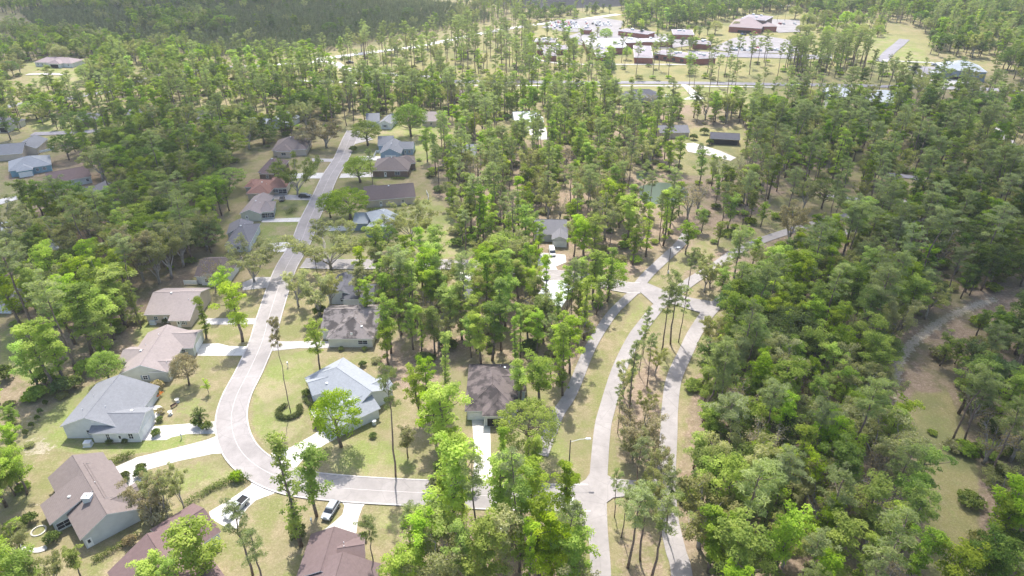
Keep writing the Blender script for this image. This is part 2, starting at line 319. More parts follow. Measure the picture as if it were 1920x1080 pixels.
# ---------------------------------------------------------------- ground sheet with painted zones
def pip(X, Y, poly):
    ins = np.zeros(X.shape, bool); n = len(poly)
    for i in range(n):
        x0, y0 = poly[i]; x1, y1 = poly[(i + 1) % n]
        if y0 == y1: continue
        c = ((y0 > Y) != (y1 > Y)) & (X < (x1 - x0) * (Y - y0) / (y1 - y0) + x0); ins ^= c
    return ins
ZONES = [  # channel, weight, pixel polygon:  0 lawn green, 1 sand, 2 leaf litter, 3 golden/dry lawn
    (2, 1, [(730, 640), (900, 520), (1160, 545), (1120, 620), (1040, 730), (860, 690), (760, 740), (700, 680)]),
    (2, 1, [(820, 1090), (830, 960), (960, 962), (1050, 968), (1080, 1000), (1100, 1200), (800, 1200)]),
    (2, 1, [(800, 300), (1300, 180), (1560, 290), (1420, 400), (1280, 470), (1170, 525), (830, 485)]),
    (2, 1, [(1290, 1200), (1270, 900), (1300, 720), (1350, 600), (1500, 480), (1920, 420), (1920, 1200)]),
    (2, 1, [(0, 330), (200, 260), (440, 320), (400, 480), (280, 600), (160, 700), (0, 560)]),
    (2, .9, [(0, 820), (110, 750), (210, 700), (260, 640), (150, 620), (0, 700)]),
    (2, .8, [(1270, 520), (1350, 470), (1520, 425), (1440, 480), (1350, 550)]),
    (2, .7, [(1150, 760), (1230, 620), (1250, 700), (1235, 880), (1145, 870)]),
    (2, .6, [(1150, 990), (1240, 990), (1260, 1200), (1150, 1200)]),
    (0, .9, [(0, 620), (90, 600), (120, 700), (60, 720), (0, 690)]),
    (0, 1, [(50, 800), (140, 740), (215, 700), (190, 830), (270, 830), (310, 829), (230, 850), (130, 850), (60, 830)]),
    (0, .8, [(475, 720), (520, 660), (600, 655), (560, 800), (500, 840), (470, 790)]),
    (0, .7, [(250, 620), (280, 560), (300, 610), (250, 660)]), (0, .5, [(320, 735), (400, 740), (395, 790), (320, 790)]),
    (0, .9, [(280, 790), (380, 816), (405, 818), (330, 838), (260, 852), (240, 850)]),
    (0, .6, [(300, 880), (400, 858), (460, 885), (470, 900), (400, 920), (300, 930)]),
    (0, .6, [(690, 950), (780, 950), (760, 1010), (700, 1010)]), (0, .8, [(490, 780), (590, 790), (520, 848), (480, 820)]),
    (0, .9, [(620, 825), (720, 820), (790, 880), (760, 900), (620, 890)]), (0, .6, [(980, 740), (1050, 780), (1100, 900), (1020, 905), (940, 860)]),
    (0, .55, [(1170, 590), (1200, 552), (1222, 580), (1190, 620), (1140, 720), (1110, 760)]),
    (0, .4, [(1700, 740), (1770, 730), (1820, 880), (1830, 1010), (1760, 1020), (1740, 900)]),
    (0, 1, [(480, 350), (600, 300), (560, 450), (490, 470), (450, 430)]), (0, 1, [(660, 230), (820, 230), (820, 300), (690, 345), (640, 330)]),
    (0, 1, [(560, 410), (820, 370), (900, 480), (590, 490)]), (0, .8, [(0, 340), (60, 330), (60, 420), (0, 430)]),
    (0, 1, [(50, 110), (200, 115), (260, 160), (60, 160)]), (0, 1, [(60, 215), (200, 210), (200, 260), (60, 270)]),
    (3, 1, [(520, 110), (800, 75), (1000, 90), (1150, 60), (1700, 70), (1740, 160), (1400, 200), (1160, 190), (640, 160), (520, 150)]),
    (3, 1, [(990, 50), (1170, 0), (1600, 20), (1700, 60), (1560, 110), (1000, 110)]),
    (0, .7, [(1150, 165), (1400, 165), (1400, 195), (1180, 195)]), (0, .8, [(1620, 60), (1720, 55), (1760, 150), (1640, 150)]),
    (3, .8, [(1000, 225), (1040, 260), (940, 270), (930, 240)]), (3, .6, [(1250, 240), (1400, 230), (1400, 330), (1270, 330)]),
    (1, .75, [(40, 830), (75, 815), (115, 835), (110, 850), (60, 860), (45, 850)]), (1, .4, [(60, 770), (110, 740), (140, 745), (60, 815), (0, 830), (0, 800)]),
    (1, .5, [(1750, 815), (1785, 820), (1785, 855), (1752, 850)]), (1, 1, [(1686, 652), (1711, 630), (1742, 607), (1780, 584), (1815, 570), (1872, 552), (1872, 566), (1815, 586), (1782, 600), (1747, 627), (1718, 650), (1697, 677), (1688, 720), (1682, 765), (1668, 765), (1672, 720), (1674, 680)]), (3, .8, [(1700, 740), (1780, 730), (1835, 880), (1840, 1120), (1740, 1120), (1720, 900)]),
    (1, .35, [(1240, 290), (1390, 270), (1340, 340), (1250, 320)]), (1, .5, [(75, 905), (100, 930), (92, 960), (70, 990), (60, 960)]),
    (1, .35, [(410, 605), (450, 600), (450, 625), (410, 625)]), (1, .3, [(470, 460), (540, 400), (560, 420), (540, 450)]),
    (1, .6, [(520, 118), (600, 118), (640, 110), (660, 135), (840, 146), (840, 150), (640, 138), (600, 124)]),
]
xs = np.concatenate([np.arange(-1500, -320, 40), np.arange(-320, -160, 5), np.arange(-160, 96, 1.5), np.arange(96, 168, .6), np.arange(168, 320, 5), np.arange(320, 1501, 40)])
ys = np.concatenate([np.arange(-400, 40, 40), np.arange(40, 60, 5), np.arange(60, 320, 1.5), np.arange(320, 860, 5), np.arange(860, 2600, 60)])
GX, GY = np.meshgrid(xs, ys); att = np.zeros((4,) + GX.shape)
for ch, wt, poly in ZONES:
    m = pip(GX, GY, [G(*p) for p in poly]); att[ch] = np.where(m, np.maximum(att[ch], wt), att[ch])
    if ch != 2: att[2] = np.where(m, att[2] * (1 - wt * .9), att[2])
for _ in range(3):
    p_ = np.pad(att, ((0, 0), (1, 1), (1, 1)), 'edge'); att = (p_[:, 1:-1, 1:-1] * 2 + p_[:, :-2, 1:-1] + p_[:, 2:, 1:-1] + p_[:, 1:-1, :-2] + p_[:, 1:-1, 2:]) / 6
nx, ny = len(xs), len(ys); V = np.stack([GX.ravel(), GY.ravel(), np.zeros(nx * ny)], 1)
idx = np.arange(nx * ny).reshape(ny, nx); F = np.stack([idx[:-1, :-1], idx[:-1, 1:], idx[1:, 1:], idx[1:, :-1]], -1).reshape(-1, 4)
def npmesh(name, V, F, k=4):
    me = bpy.data.meshes.new(name); me.vertices.add(len(V)); me.vertices.foreach_set('co', np.asarray(V, np.float32).ravel())
    me.loops.add(F.size); me.loops.foreach_set('vertex_index', F.ravel().astype(np.int32)); me.polygons.add(len(F))
    me.polygons.foreach_set('loop_start', np.arange(0, F.size, k, dtype=np.int32)); me.polygons.foreach_set('loop_total', np.full(len(F), k, np.int32))
    me.update(calc_edges=True); return me
gm = npmesh('ground', V, F); ca = gm.color_attributes.new('zone', 'FLOAT_COLOR', 'POINT')
ca.data.foreach_set('color', np.moveaxis(att, 0, -1).astype(np.float32).ravel())
def groundmat():
    t = NT('ground_cover'); co = t.coord('Object'); at = t.n('ShaderNodeVertexColor', layer_name='zone'); sp = t.n('ShaderNodeSeparateColor'); t.l(at.outputs[0], sp.inputs[0])
    n1 = t.noise(co, .05, 5, .6); n2 = t.noise(co, .35, 6, .68); n3 = t.noise(co, 3.2, 4, .75); n4 = t.noise(co, .11, 5, .7); n5 = t.noise(co, 1.1, 4, .7); n6 = t.noise(co, 1.9, 6, .8)
    dry = t.mix(t.rng(n2, .35, .65), (.20, .18, .09), (.30, .245, .155)); dry = t.mix(t.rng(n4, .46, .6, 0, .85), dry, (.165, .185, .06))
    green = t.mix(t.rng(n2, .3, .7), (.15, .215, .045), (.235, .25, .09)); green = t.mix(t.math('MULTIPLY', t.rng(n4, .46, .6), .85), green, (.31, .26, .16))
    lit = t.mix(t.rng(n2, .35, .7), (.27, .205, .15), (.19, .14, .10)); lit = t.mix(t.rng(n5, .5, .64), lit, (.34, .26, .20)); lit = t.mix(t.math('MULTIPLY', t.rng(n4, .5, .62), .75), lit, (.115, .125, .045))
    gold = t.mix(t.rng(n2, .3, .7), (.21, .21, .075), (.29, .25, .13)); gold = t.mix(t.rng(n1, .45, .6), gold, (.17, .19, .07))
    sand = t.mix(t.rng(n3, .3, .7), (.5, .45, .37), (.36, .30, .23))
    def thr(ch, wob=.55):
        a = t.math('ADD', ch, t.math('MULTIPLY', t.math('SUBTRACT', t.math('ADD', t.math('MULTIPLY', n2, .6), t.math('MULTIPLY', n5, .4)), .5), wob * 3)); return t.rng(a, .38, .58)
    c = t.mix(thr(sp.outputs[2]), dry, lit); c = t.mix(thr(at.outputs[1]), c, gold); c = t.mix(thr(sp.outputs[0]), c, green)
    c = t.mix(t.rng(t.math('ADD', sp.outputs[1], t.math('MULTIPLY', t.math('SUBTRACT', n5, .5), 1.6)), .45, .62), c, sand)
    c = t.mix(t.rng(n3, .35, .7, 0, .5), c, (.075, .06, .035)); c = t.mix(t.rng(n6, .5, .72, 0, .5), c, (.42, .36, .24)); c = t.mix(t.rng(n1, .48, .62, 0, .45), c, (.15, .15, .07)); c = t.mix(t.rng(t.noise(co, .8, 5, .75), .56, .68, 0, .4), c, (.17, .12, .08)); t.bump(n3, .12, .6)
    return t.fin(c, 1, .05)
M['ground'] = groundmat(); gm.materials.append(M['ground']); go = bpy.data.objects.new('ground', gm); C.objects.link(go)
tag(go, 'ground of dry grass, lawns and leaf litter', kind='structure')
pad('dark ploughed field behind the school', [(850, -12), (955, 14), (1040, 17), (1165, 12), (1240, -20)], 'dark', 'field', z=.05); POLYS.pop()
M['water'] = plain('pond_water', (.05, .075, .045), .35, .3)
pad('greenish pond hidden among the pines', [(1198, 350), (1235, 342), (1280, 350), (1288, 368), (1255, 382), (1205, 378)], 'water', 'pond', z=.05, sm=True)
pad('small pond glimpsed through trees', [(1193, 322), (1212, 320), (1212, 334), (1195, 336)], 'water', 'pond', z=.05, sm=True)
exec_marker = 0
# ---------------------------------------------------------------- houses
FOOT = []      # footprints trees keep off
def v2(p): return Vector((p[0], p[1]))
class Mod:
    def __init__(s, P0, P1, hl, hr, typ='gg', zr=5.5, pitch=.45, ov=.45, oe=.35):
        s.a = v2(P0); b = v2(P1); s.L = (b - s.a).length; s.u = (b - s.a).normalized(); s.n = Vector((-s.u.y, s.u.x))
        s.hl, s.hr, s.typ, s.zr, s.pt, s.ov, s.oe = hl, hr, typ, zr, pitch, ov, oe
    def W(s, a, t, z): p = s.a + s.u * a + s.n * t; return (p.x, p.y, z)
    def foot(s): return [s.W(0, s.hl, 0)[:2], s.W(0, -s.hr, 0)[:2], s.W(s.L, -s.hr, 0)[:2], s.W(s.L, s.hl, 0)[:2]]
    def ze(s, side): return s.zr - (s.hl if side > 0 else s.hr) * s.pt
def MP(a, b, zr, hl, hr, typ='gg', pitch=.45, **k): return Mod(G(*a, zr), G(*b, zr), hl, hr, typ, zr, pitch, **k)
def ME(A, B, depth, ax='x', typ='gg', pitch=.42, ze=2.8, **k):
    """front eave line A-B (photo pixels, eave height), depth behind it, ridge along (x) or away (y)"""
    a, b = v2(G(*A, ze)), v2(G(*B, ze)); u = (b - a).normalized(); n = Vector((-u.y, u.x)); L = (b - a).length
    if ax == 'x': return Mod(a + n * depth / 2, b + n * depth / 2, depth / 2, depth / 2, typ, ze + depth / 2 * pitch, pitch, **k)
    m = (a + b) / 2; return Mod(m + n * depth, m, L / 2, L / 2, typ, ze + L / 2 * pitch, pitch, **k)
TH_R = .17
def roof_mod(mb, m, dz=0.0):
    L = m.L; h0 = min(m.hl, m.hr, L * .48) if m.typ[0] == 'h' else 0; h1 = min(m.hl, m.hr, L * .48) if m.typ[1] == 'h' else 0
    zr = m.zr + dz; zl, zq = m.ze(1) + dz, m.ze(-1) + dz
    for top in (1, 0):
        k = TH_R if top else 0
        r0, r1 = m.W(h0, 0, zr + k), m.W(L - h1, 0, zr + k)
        a, b, c, d = m.W(0, m.hl, zl + k), m.W(L, m.hl, zl + k), m.W(0, -m.hr, zq + k), m.W(L, -m.hr, zq + k)
        mt = 0 if top else 1; fl = (lambda q: q) if top else (lambda q: q[::-1])
        mb.poly(fl([r0, r1, b, a]), mt); mb.poly(fl([c, d, r1, r0]), mt)
        if h0: mb.poly(fl([r0, a, c]), mt)
        if h1: mb.poly(fl([r1, d, b]), mt)
    def rim(p, q): mb.poly([p, q, (q[0], q[1], q[2] + TH_R), (p[0], p[1], p[2] + TH_R)], 1)
    a, b, c, d = m.W(0, m.hl, zl), m.W(L, m.hl, zl), m.W(0, -m.hr, zq), m.W(L, -m.hr, zq); r0, r1 = m.W(0, 0, zr), m.W(L, 0, zr)
    rim(b, a); rim(c, d)
    if h0: rim(a, c)
    else: rim(a, r0); rim(r0, c)
    if h1: rim(d, b)
    else: rim(d, r1); rim(r1, b)
    # ridge cap, a narrow raised strip
    mb.tube([m.W(h0 + .05, 0, zr + TH_R - .01), m.W(L - h1 - .05, 0, zr + TH_R - .01)], .09, 4, 2)
    for (h, s0) in ((h0, 0), (h1, L)):
        if h:
            rr = m.W(h if s0 == 0 else L - h, 0, zr + TH_R - .01)
            for t, z in ((m.hl, zl), (-m.hr, zq)): mb.tube([rr, m.W(s0, t, z + TH_R - .01)], .07, 4, 2)
def wall_mod(mb, m, z0=0.0, dz=0):
    s0, s1 = m.oe, m.L - m.oe; tl, tr = m.hl - m.ov, -(m.hr - m.ov); zt = m.zr - .03 + dz
    zL, zR = zt - tl * m.pt, zt + tr * m.pt
    if m.typ[0] == 'h': s0 = m.ov
    if m.typ[1] == 'h': s1 = m.L - m.ov
    def end(s, hip, flip):
        if hip: q = [m.W(s, tl, z0), m.W(s, tr, z0), m.W(s, tr, min(zL, zR)), m.W(s, tl, min(zL, zR))]
        else: q = [m.W(s, tl, z0), m.W(s, tr, z0), m.W(s, tr, zR), m.W(s, 0, zt), m.W(s, tl, zL)]
        mb.poly(q[::-1] if flip else q)
    end(s0, m.typ[0] == 'h', False); end(s1, m.typ[1] == 'h', True)
    mb.poly([m.W(s0, tr, z0), m.W(s1, tr, z0), m.W(s1, tr, zR), m.W(s0, tr, zR)]); mb.poly([m.W(s1, tl, z0), m.W(s0, tl, z0), m.W(s0, tl, zL), m.W(s1, tl, zL)])
def wall_frame(m, side):
    """origin, along direction, outward direction, length of a wall: L R 0 1"""
    if side == 'R': o, d, n, l = m.W(m.oe, -(m.hr - m.ov), 0), m.u, -m.n, m.L - 2 * m.oe
    elif side == 'L': o, d, n, l = m.W(m.L - m.oe, m.hl - m.ov, 0), -m.u, m.n, m.L - 2 * m.oe
    elif side == '0': o, d, n, l = m.W(m.ov if m.typ[0] == 'h' else m.oe, m.hl - m.ov, 0), -m.n, -m.u, m.hl + m.hr - 2 * m.ov
    else: o, d, n, l = m.W(m.L - (m.ov if m.typ[1] == 'h' else m.oe), -(m.hr - m.ov), 0), m.n, m.u, m.hl + m.hr - 2 * m.ov
    return Vector(o), Vector((d.x, d.y, 0)), Vector((n.x, n.y, 0)), l
def wbox(mb, fr, a0, a1, z0, z1, d0, d1, m=0):
    o, d, n, l = fr; Z = Vector((0, 0, 1))
    P = lambda a, q, z: tuple(o + d * a + n * q + Z * z)
    mb.hexa([P(a0, d1, z0), P(a1, d1, z0), P(a1, d0, z0), P(a0, d0, z0), P(a0, d1, z1), P(a1, d1, z1), P(a1, d0, z1), P(a0, d0, z1)], m)
def opening(root, m, side, at, kind, w=None, h=None, sill=None):
    fr = wall_frame(m, side); c = at * fr[3]
    if kind in ('win', 'shut', 'big', 'scr'):
        w = w or {'win': 1.1, 'shut': 1.1, 'big': 2.2, 'scr': 3}[kind]; h = h or {'win': 1.3, 'shut': 1.3, 'big': 1.4, 'scr': 2.0}[kind]; z0 = sill if sill is not None else (.35 if kind == 'scr' else .95)
        f = MB(); t = .09
        for a0, a1, b0, b1 in ((c - w / 2, c + w / 2, z0, z0 + t), (c - w / 2, c + w / 2, z0 + h - t, z0 + h), (c - w / 2, c - w / 2 + t, z0 + t, z0 + h - t), (c + w / 2 - t, c + w / 2, z0 + t, z0 + h - t), (c - .03, c + .03, z0 + t, z0 + h - t)):
            wbox(f, fr, a0, a1, b0, b1, -.02, .07)
        wbox(f, fr, c - w / 2 + t, c - .03, z0 + h / 2 - .025, z0 + h / 2 + .025, -.02, .06); wbox(f, fr, c + .03, c + w / 2 - t, z0 + h / 2 - .025, z0 + h / 2 + .025, -.02, .06)
        wo = f.build('window', M['white'], root); p = MB(); wbox(p, fr, c - w / 2 + t + .002, c + w / 2 - t - .002, z0 + t + .002, z0 + h - t - .002, -.02, .025); p.build('pane', M['pane'], wo)
        if kind == 'shut':
            for s in (-1, 1):
                s_ = MB(); x = c + s * (w / 2 + .26); wbox(s_, fr, x - .2, x + .2, z0 - .05, z0 + h + .05, -.02, .05); s_.build('shutter', M['slate_s'], wo)
    elif kind == 'door':
        f = MB(); wbox(f, fr, c - .5, c + .5, .1, 2.2, -.02, .06); do = f.build('door', M['white'], root)
        p = MB(); wbox(p, fr, c - .22, c + .22, 1.1, 1.9, .05, .075); p.build('pane', M['pane'], do)
    elif kind == 'garage':
        w = w or 4.9; f = MB()
        for k in range(4): wbox(f, fr, c - w / 2, c + w / 2, .05 + k * .55, .05 + k * .55 + .52, -.02, .05)
        f.build('garage_door', M['white'], root)
    elif kind == 'vent':
        f = MB(); wbox(f, fr, c - .3, c + .3, m.zr - 1.4, m.zr - .8, -.02, .05); f.build('gable_vent', M['white'], root)
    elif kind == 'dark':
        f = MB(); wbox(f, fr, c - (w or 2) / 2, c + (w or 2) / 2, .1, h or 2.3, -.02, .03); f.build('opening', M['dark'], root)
def roof_z(mods, x, y):
    best = None
    for m in mods:
        d = v2((x, y)) - m.a; s, t = d.dot(m.u), d.dot(m.n)
        if -.01 <= s <= m.L and -m.hr <= t <= m.hl:
            z = m.zr - abs(t) * m.pt
            if m.typ[0] == 'h': z = min(z, m.zr - (min(m.hl, m.hr, m.L * .48) - s) * m.pt)
            if m.typ[1] == 'h': z = min(z, m.zr - (min(m.hl, m.hr, m.L * .48) - (m.L - s)) * m.pt)
            best = z if best is None else max(best, z)
    return best
HOUSES = []
def house(label, mods, roof, wall, items=(), vents=0, chimney=None, name='house', group='houses of the neighbourhood', seed=1, posts=()):
    base = mods[0].W(mods[0].L / 2, 0, 0); root = empty(name, base); tag(root, label, name.replace('_', ' '), group); inv = Vector(base)
    def bld(mb, nm, mats, par=root):
        mb.v = [tuple(Vector(v) - inv) for v in mb.v]; return mb.build(nm, mats, par)
    wm, rm = MB(), MB()
    for i, m in enumerate(mods): wall_mod(wm, m, dz=-.013 * i); roof_mod(rm, m, .017 * i); FOOT.append(m.foot())
    bld(wm, 'wall', M[wall]); ro = bld(rm, 'roof', [RF[roof], M['white'], RF[roof]])
    for it in items:
        before = set(bpy.data.objects); opening(root, mods[it[0]], *it[1:])
        for o in set(bpy.data.objects) - before:
            if o.type == 'MESH':
                for v in o.data.vertices: v.co -= inv
    rnd = random.Random(seed); n = 0
    for _ in range(40):
        if n >= vents: break
        m = rnd.choice(mods); s = rnd.uniform(.2, .8) * m.L; t = rnd.uniform(-.6, .6) * m.hr; x, y, _z = m.W(s, t, 0); z = roof_z(mods, x, y)
        if z is None: continue
        q = MB()
        if rnd.random() < .55: q.tube([(x, y, z), (x, y, z + .55)], .07, 6)
        else: q.box(x - .25, y - .25, z + .05, x + .25, y + .25, z + .38)
        bld(q, 'roof_vent', M['metalbox'], ro); n += 1
    if chimney:
        x, y = G(*chimney[:2], 6.0); z = roof_z(mods, x, y) or 4; q = MB(); q.box(x - .75, y - .6, z - 1.2, x + .75, y + .6, z + 1.1); q.box(x - .85, y - .7, z + 1.1, x + .85, y + .7, z + 1.25); q.tube([(x, y, z + 1.25), (x, y, z + 1.6)], .18, 8)
        bld(q, 'chimney', M['whites'], ro)
    for p in posts:
        x, y = p[0], p[1]; q = MB(); q.box(x - .09, y - .09, 0, x + .09, y + .09, p[2]); bld(q, 'post', M['white'])
    HOUSES.append(root); return root
def shed_plane(m, s0, s1, t1, ztop, zlow, t0=.3):
    """lean-to roof continuing the right-hand slope of module m"""
    P0, P1 = m.W(s0, 0, 0), m.W(s1, 0, 0); o = Mod(P0[:2], P1[:2], .05, t1, 'gg', ztop, (ztop - zlow) / t1); return o
# --- bottom left brown house with the white chimney
m1 = Mod((-89.9, 103.8), (-74.9, 88.4), 5.1, 5.3, 'gg', 5.5, .5); m1s = Mod(m1.W(6.7, 0, 0)[:2], m1.W(13.5, 0, 0)[:2], .05, 8.3, 'gg', 5.6, .36)
m1w = Mod(m1.W(17.2, 0, 0)[:2], m1.W(17.2, 7.2, 0)[:2], 3.3, 3.3, 'gg', 4.6, .5); m1g = Mod(m1.W(3.5, 1, 0)[:2], m1.W(16.5, 1, 0)[:2], 4.6, .05, 'gg', 5.0, .5)
house('brown shingled house with a white chimney and screened porch, bottom left corner', [m1, m1s, m1w, m1g], 'brown', 'grey_s',
      [(1, '1', .22, 'scr', 2.6, 1.7), (1, '1', .62, 'scr', 2.6, 1.7), (1, 'R', .5, 'dark', 5), (0, '1', .08, 'door'), (2, '1', .5, 'win')], 2, (163, 930), seed=3)
# --- grey blue house
m2 = Mod((-93.2, 130.2), (-93.2, 114.6), 8.6, 6.2, 'gg', 6.0, .41); m2b = Mod((-92.6, 117.6), (-81.7, 117.8), 4.0, 4.5, 'gg', 4.7, .42)
m2.hl, m2.hr = 8.6, 6.2
house('blue grey shingled house with pale siding beside the bent white path', [m2, m2b], 'blue', 'whites',
      [(0, '1', .40, 'big', 1.6, 1.5), (1, 'R', .33, 'win', .9, 1.5), (1, 'R', .82, 'win', 1.1, 1.6), (1, 'R', .58, 'door'), (0, 'L', .25, 'scr', 2.0, 1.4), (0, 'L', .4, 'scr', 2.0, 1.4), (0, 'L', .55, 'scr', 2., 1.4), (1, '1', .5, 'garage'), (0, '1', .5, 'vent')], 4, seed=5)
# --- beige house north of it
m3 = MP((314, 609), (263, 686), 5.4, 5.9, 5.7, 'gg', .42); m3a = MP((318, 627), (370, 625), 4.5, 4.4, 4.4, 'gg', .42); m3b = MP((285, 679), (322, 678), 4.2, 2.8, 2.8, 'gg', .42); m3c = MP((276, 657), (231, 657), 4.3, 3.4, 3.4, 'gg', .42)
house('beige shingled house with several gables and a pale green side wall', [m3, m3a, m3b, m3c], 'beige', 'sage_s',
      [(0, '1', .5, 'shut', 1.2, 1.3), (1, '1', .5, 'garage'), (2, '1', .5, 'big'), (1, 'R', .6, 'win')], 4, seed=7, posts=[(*G(352, 660), 2.6), (*G(343, 668), 2.6)])
# --- tan brick house
m4 = MP((287, 549), (374, 548), 5.7, 6.5, 7.8, 'gg', .36); m4b = MP((337, 548), (377, 548), 5.85, 6, 9.9, 'gg', .36)
house('tan brick ranch house under a wide pinkish grey roof', [m4, m4b], 'beige', 'tan_s', [(1, 'R', .42, 'door'), (1, 'R', .66, 'shut', 1.0, 1.4), (0, 'R', .2, 'win'), (0, 'R', .42, 'door')], 3, seed=9)
# --- stained roof
m5 = ME((600, 622), (708, 621), 13.5, 'x', 'gg', .40); m5b = ME((611, 636.5), (700, 636.5), 13, 'y', 'gh', .42)
house('cream house with black stained grey roof and long blank wall', [m5, m5b], 'stain', 'cream', [(1, '1', .78, 'big', 2.6, 1.3), (1, '1', .55, 'vent')], 3, seed=11)
# --- light blue roof
m6 = Mod((-46.6, 137.2), (-32.3, 124.2), 5.6, 5.8, 'hg', 5.6, .48); m6b = Mod((-41.9, 117.7), (-32.9, 125.1), 3.2, 4.4, 'gg', 4.7, .45); m6c = MP((628, 704), (577, 719), 4.3, 3.4, 3.2, 'gg', .45)
m6d = Mod((-33.5, 128.3), (-29.8, 131.4), 2.6, 2.6, 'gg', 4.3, .48)
house('light blue grey roofed house on the lawn inside the curve', [m6, m6b, m6c, m6d], 'pale', 'whites',
      [(2, '1', .5, 'shut', 1.2, 1.6), (0, '1', .4, 'win'), (1, 'R', .5, 'big', 1.4), (1, '0', .5, 'garage'), (0, 'R', .35, 'door')], 2, seed=13, posts=[(*G(613, 777), 2.6), (*G(607, 788), 2.6)])
# --- dark brown hip roof
m7 = Mod((-4.6, 138.6), (-4.6, 120.6), 6.0, 6.2, 'hh', 5.9, .5); m7b = Mod((-3.3, 129), (-3.3, 118.4), 3.4, 3.4, 'gh', 4.9, .5); m7c = Mod((-4, 131), (3.4, 131), 3.6, 3.6, 'gg', 4.8, .5)
house('dark brown hip roofed house with a white framed porch', [m7, m7b, m7c], 'stain2', 'grey_s', [(1, '1', .5, 'dark', 4.6), (0, '1', .2, 'garage', 4.0)], 3, seed=15, posts=[(-6.2, 118.7, 2.6), (-.5, 118.7, 2.6)])
# --- red brown, bottom
p_ = G(383, 954, 5.3); q_ = G(300, 1006, 5.3); m8 = Mod(q_, p_, 5.2, 5.2, 'gg', 5.3, .45); a_ = Vector(G(276, 1001, 6.4)); m8b = Mod(a_, a_ + Vector((.70, -.714)) * 19, 6.6, 7.6, 'gg', 6.4, .48)
house('red brown roofed house with cross gables behind the pickup drive', [m8, m8b], 'red', 'whites', [(0, '1', .5, 'garage')], 1, seed=17)
# --- mauve, bottom centre
m9 = MP((627, 988), (601, 1072), 5.0, 4.6, 4.6, 'gg', .46); m9b = MP((643, 1036), (618, 1120), 5.9, 6.4, 6.2, 'gg', .44); m9c = MP((632, 1030), (684, 1022), 4.6, 2.8, 3.2, 'gg', .46)
house('mauve roofed house below the flared white driveway', [m9, m9b, m9c], 'mauve', 'tan_s', [(0, '0', .5, 'garage'), (2, '1', .5, 'win')], 2, seed=19)
def H(label, mods, roof, wall, items=(), vents=1, seed=1, **k): return house(label, mods, roof, wall, items, vents, seed=seed, **k)
H('white house with a brown hip roof and screened side at the corner', [ME((364, 519), (428, 519), 13, 'x', 'gh'), ME((372, 521), (412, 521), 8, 'y', 'gg')], 'brownd', 'whites', [(1, '1', .3, 'win'), (0, 'R', .8, 'win')])
H('slate grey hipped house beside the cream gabled one', [ME((421, 461), (468, 459), 17, 'x', 'hh'), ME((424, 440), (470, 436), 9, 'y', 'gg')], 'grey', 'grey_s', [(0, 'R', .5, 'win'), (0, '1', .3, 'door')], 2)
H('cream gabled house with a white screened corner porch', [ME((448, 402), (489, 402), 17, 'y', 'gg'), ME((486, 399), (513, 397), 10, 'x', 'hh')], 'beige', 'sage_s', [(0, '1', .3, 'door'), (1, 'R', .35, 'scr', 3), (1, 'R', .8, 'scr', 2.4), (1, '1', .4, 'scr', 3)], 2)
H('terracotta roofed house with hipped wings behind parked cars', [ME((461, 364), (505, 364), 15, 'y', 'hh'), ME((498, 354), (537, 353), 12, 'x', 'hh'), ME((457, 352), (480, 352), 9, 'y', 'hh')], 'rust', 'tan_s', [(1, 'R', .45, 'big'), (1, 'R', .8, 'scr', 3.4)], 2)
H('small hipped brick house with a blotched roof beyond the terracotta one', [ME((483, 324), (524, 324), 15, 'x', 'hh', .5), ME((487, 327), (513, 327), 8, 'y', 'gh', .5)], 'mauve', 'brickd', [(1, '1', .5, 'win')], 2)
H('wide mauve grey hipped house beneath the wide tan tree', [ME((509, 283), (575, 281), 16, 'x', 'hh', .5), ME((516, 285), (545, 285), 9, 'y', 'gh', .5)], 'brown', 'tan_s', [(1, '1', .5, 'big')], 2)
H('house with a shiny pale metal roof and grey gable', [ME((683, 432), (729, 434), 14, 'y', 'gg', .5), ME((661, 420), (690, 420), 10, 'x', 'gg', .4), ME((700, 424), (746, 413), 12, 'x', 'gh', .48)], 'metal', 'slate_s', [(0, '1', .5, 'shut', 1.4)], 1)
H('long dark brown roofed tan house across the street', [ME((684, 378), (780, 370), 15.5, 'x', 'gg', .36), ME((690, 362), (712, 360), 6, 'y', 'gg', .4)], 'brownd', 'tan_s', [(0, 'R', .3, 'door'), (0, 'R', .75, 'win')], 2)
H('brick house with a broad rosy brown hip roof', [ME((696, 321), (766, 321), 15, 'x', 'hh', .5), ME((748, 309), (780, 307), 10, 'x', 'hh', .48)], 'brown', 'brickd', [(0, 'R', .36, 'door'), (0, 'R', .7, 'big')], 2)
H('blue house with stacked grey gables up the street', [ME((711, 289), (752, 289), 15, 'y', 'gg', .5), ME((746, 280), (775, 280), 9, 'x', 'gg', .45), ME((708, 274), (738, 273), 12, 'x', 'gg', .45)], 'blue', 'blue_s', [(1, 'R', .45, 'door'), (1, 'R', .75, 'win'), (0, '1', .5, 'garage')], 2)
H('grey roofed white house at the head of the street', [ME((709, 232), (733, 233), 14, 'y', 'gg', .5), ME((686, 229), (712, 228), 12, 'x', 'gg', .45)], 'blue', 'whites', [(0, '1', .5, 'shut', 1.6)], 1)
H('small house with a pale mauve roof half hidden by trees', [ME((790, 228), (826, 228), 14, 'x', 'gg', .45)], 'beige', 'tan_s', [(0, 'R', .5, 'win')])
H('white metal roofed house in the pines with a front gable', [ME((964, 227), (1014, 225), 12, 'x', 'gg', .5), ME((992, 230), (1020, 230), 9, 'y', 'gg', .5)], 'white', 'sage_s', [(0, 'R', .3, 'big'), (1, '1', .5, 'garage')])
H('dark walled house with a grey roof behind thin pines', [ME((846, 291), (893, 291), 13, 'x', 'gg', .45)], 'blue', 'slate_s', [(0, 'R', .4, 'dark', 8)])
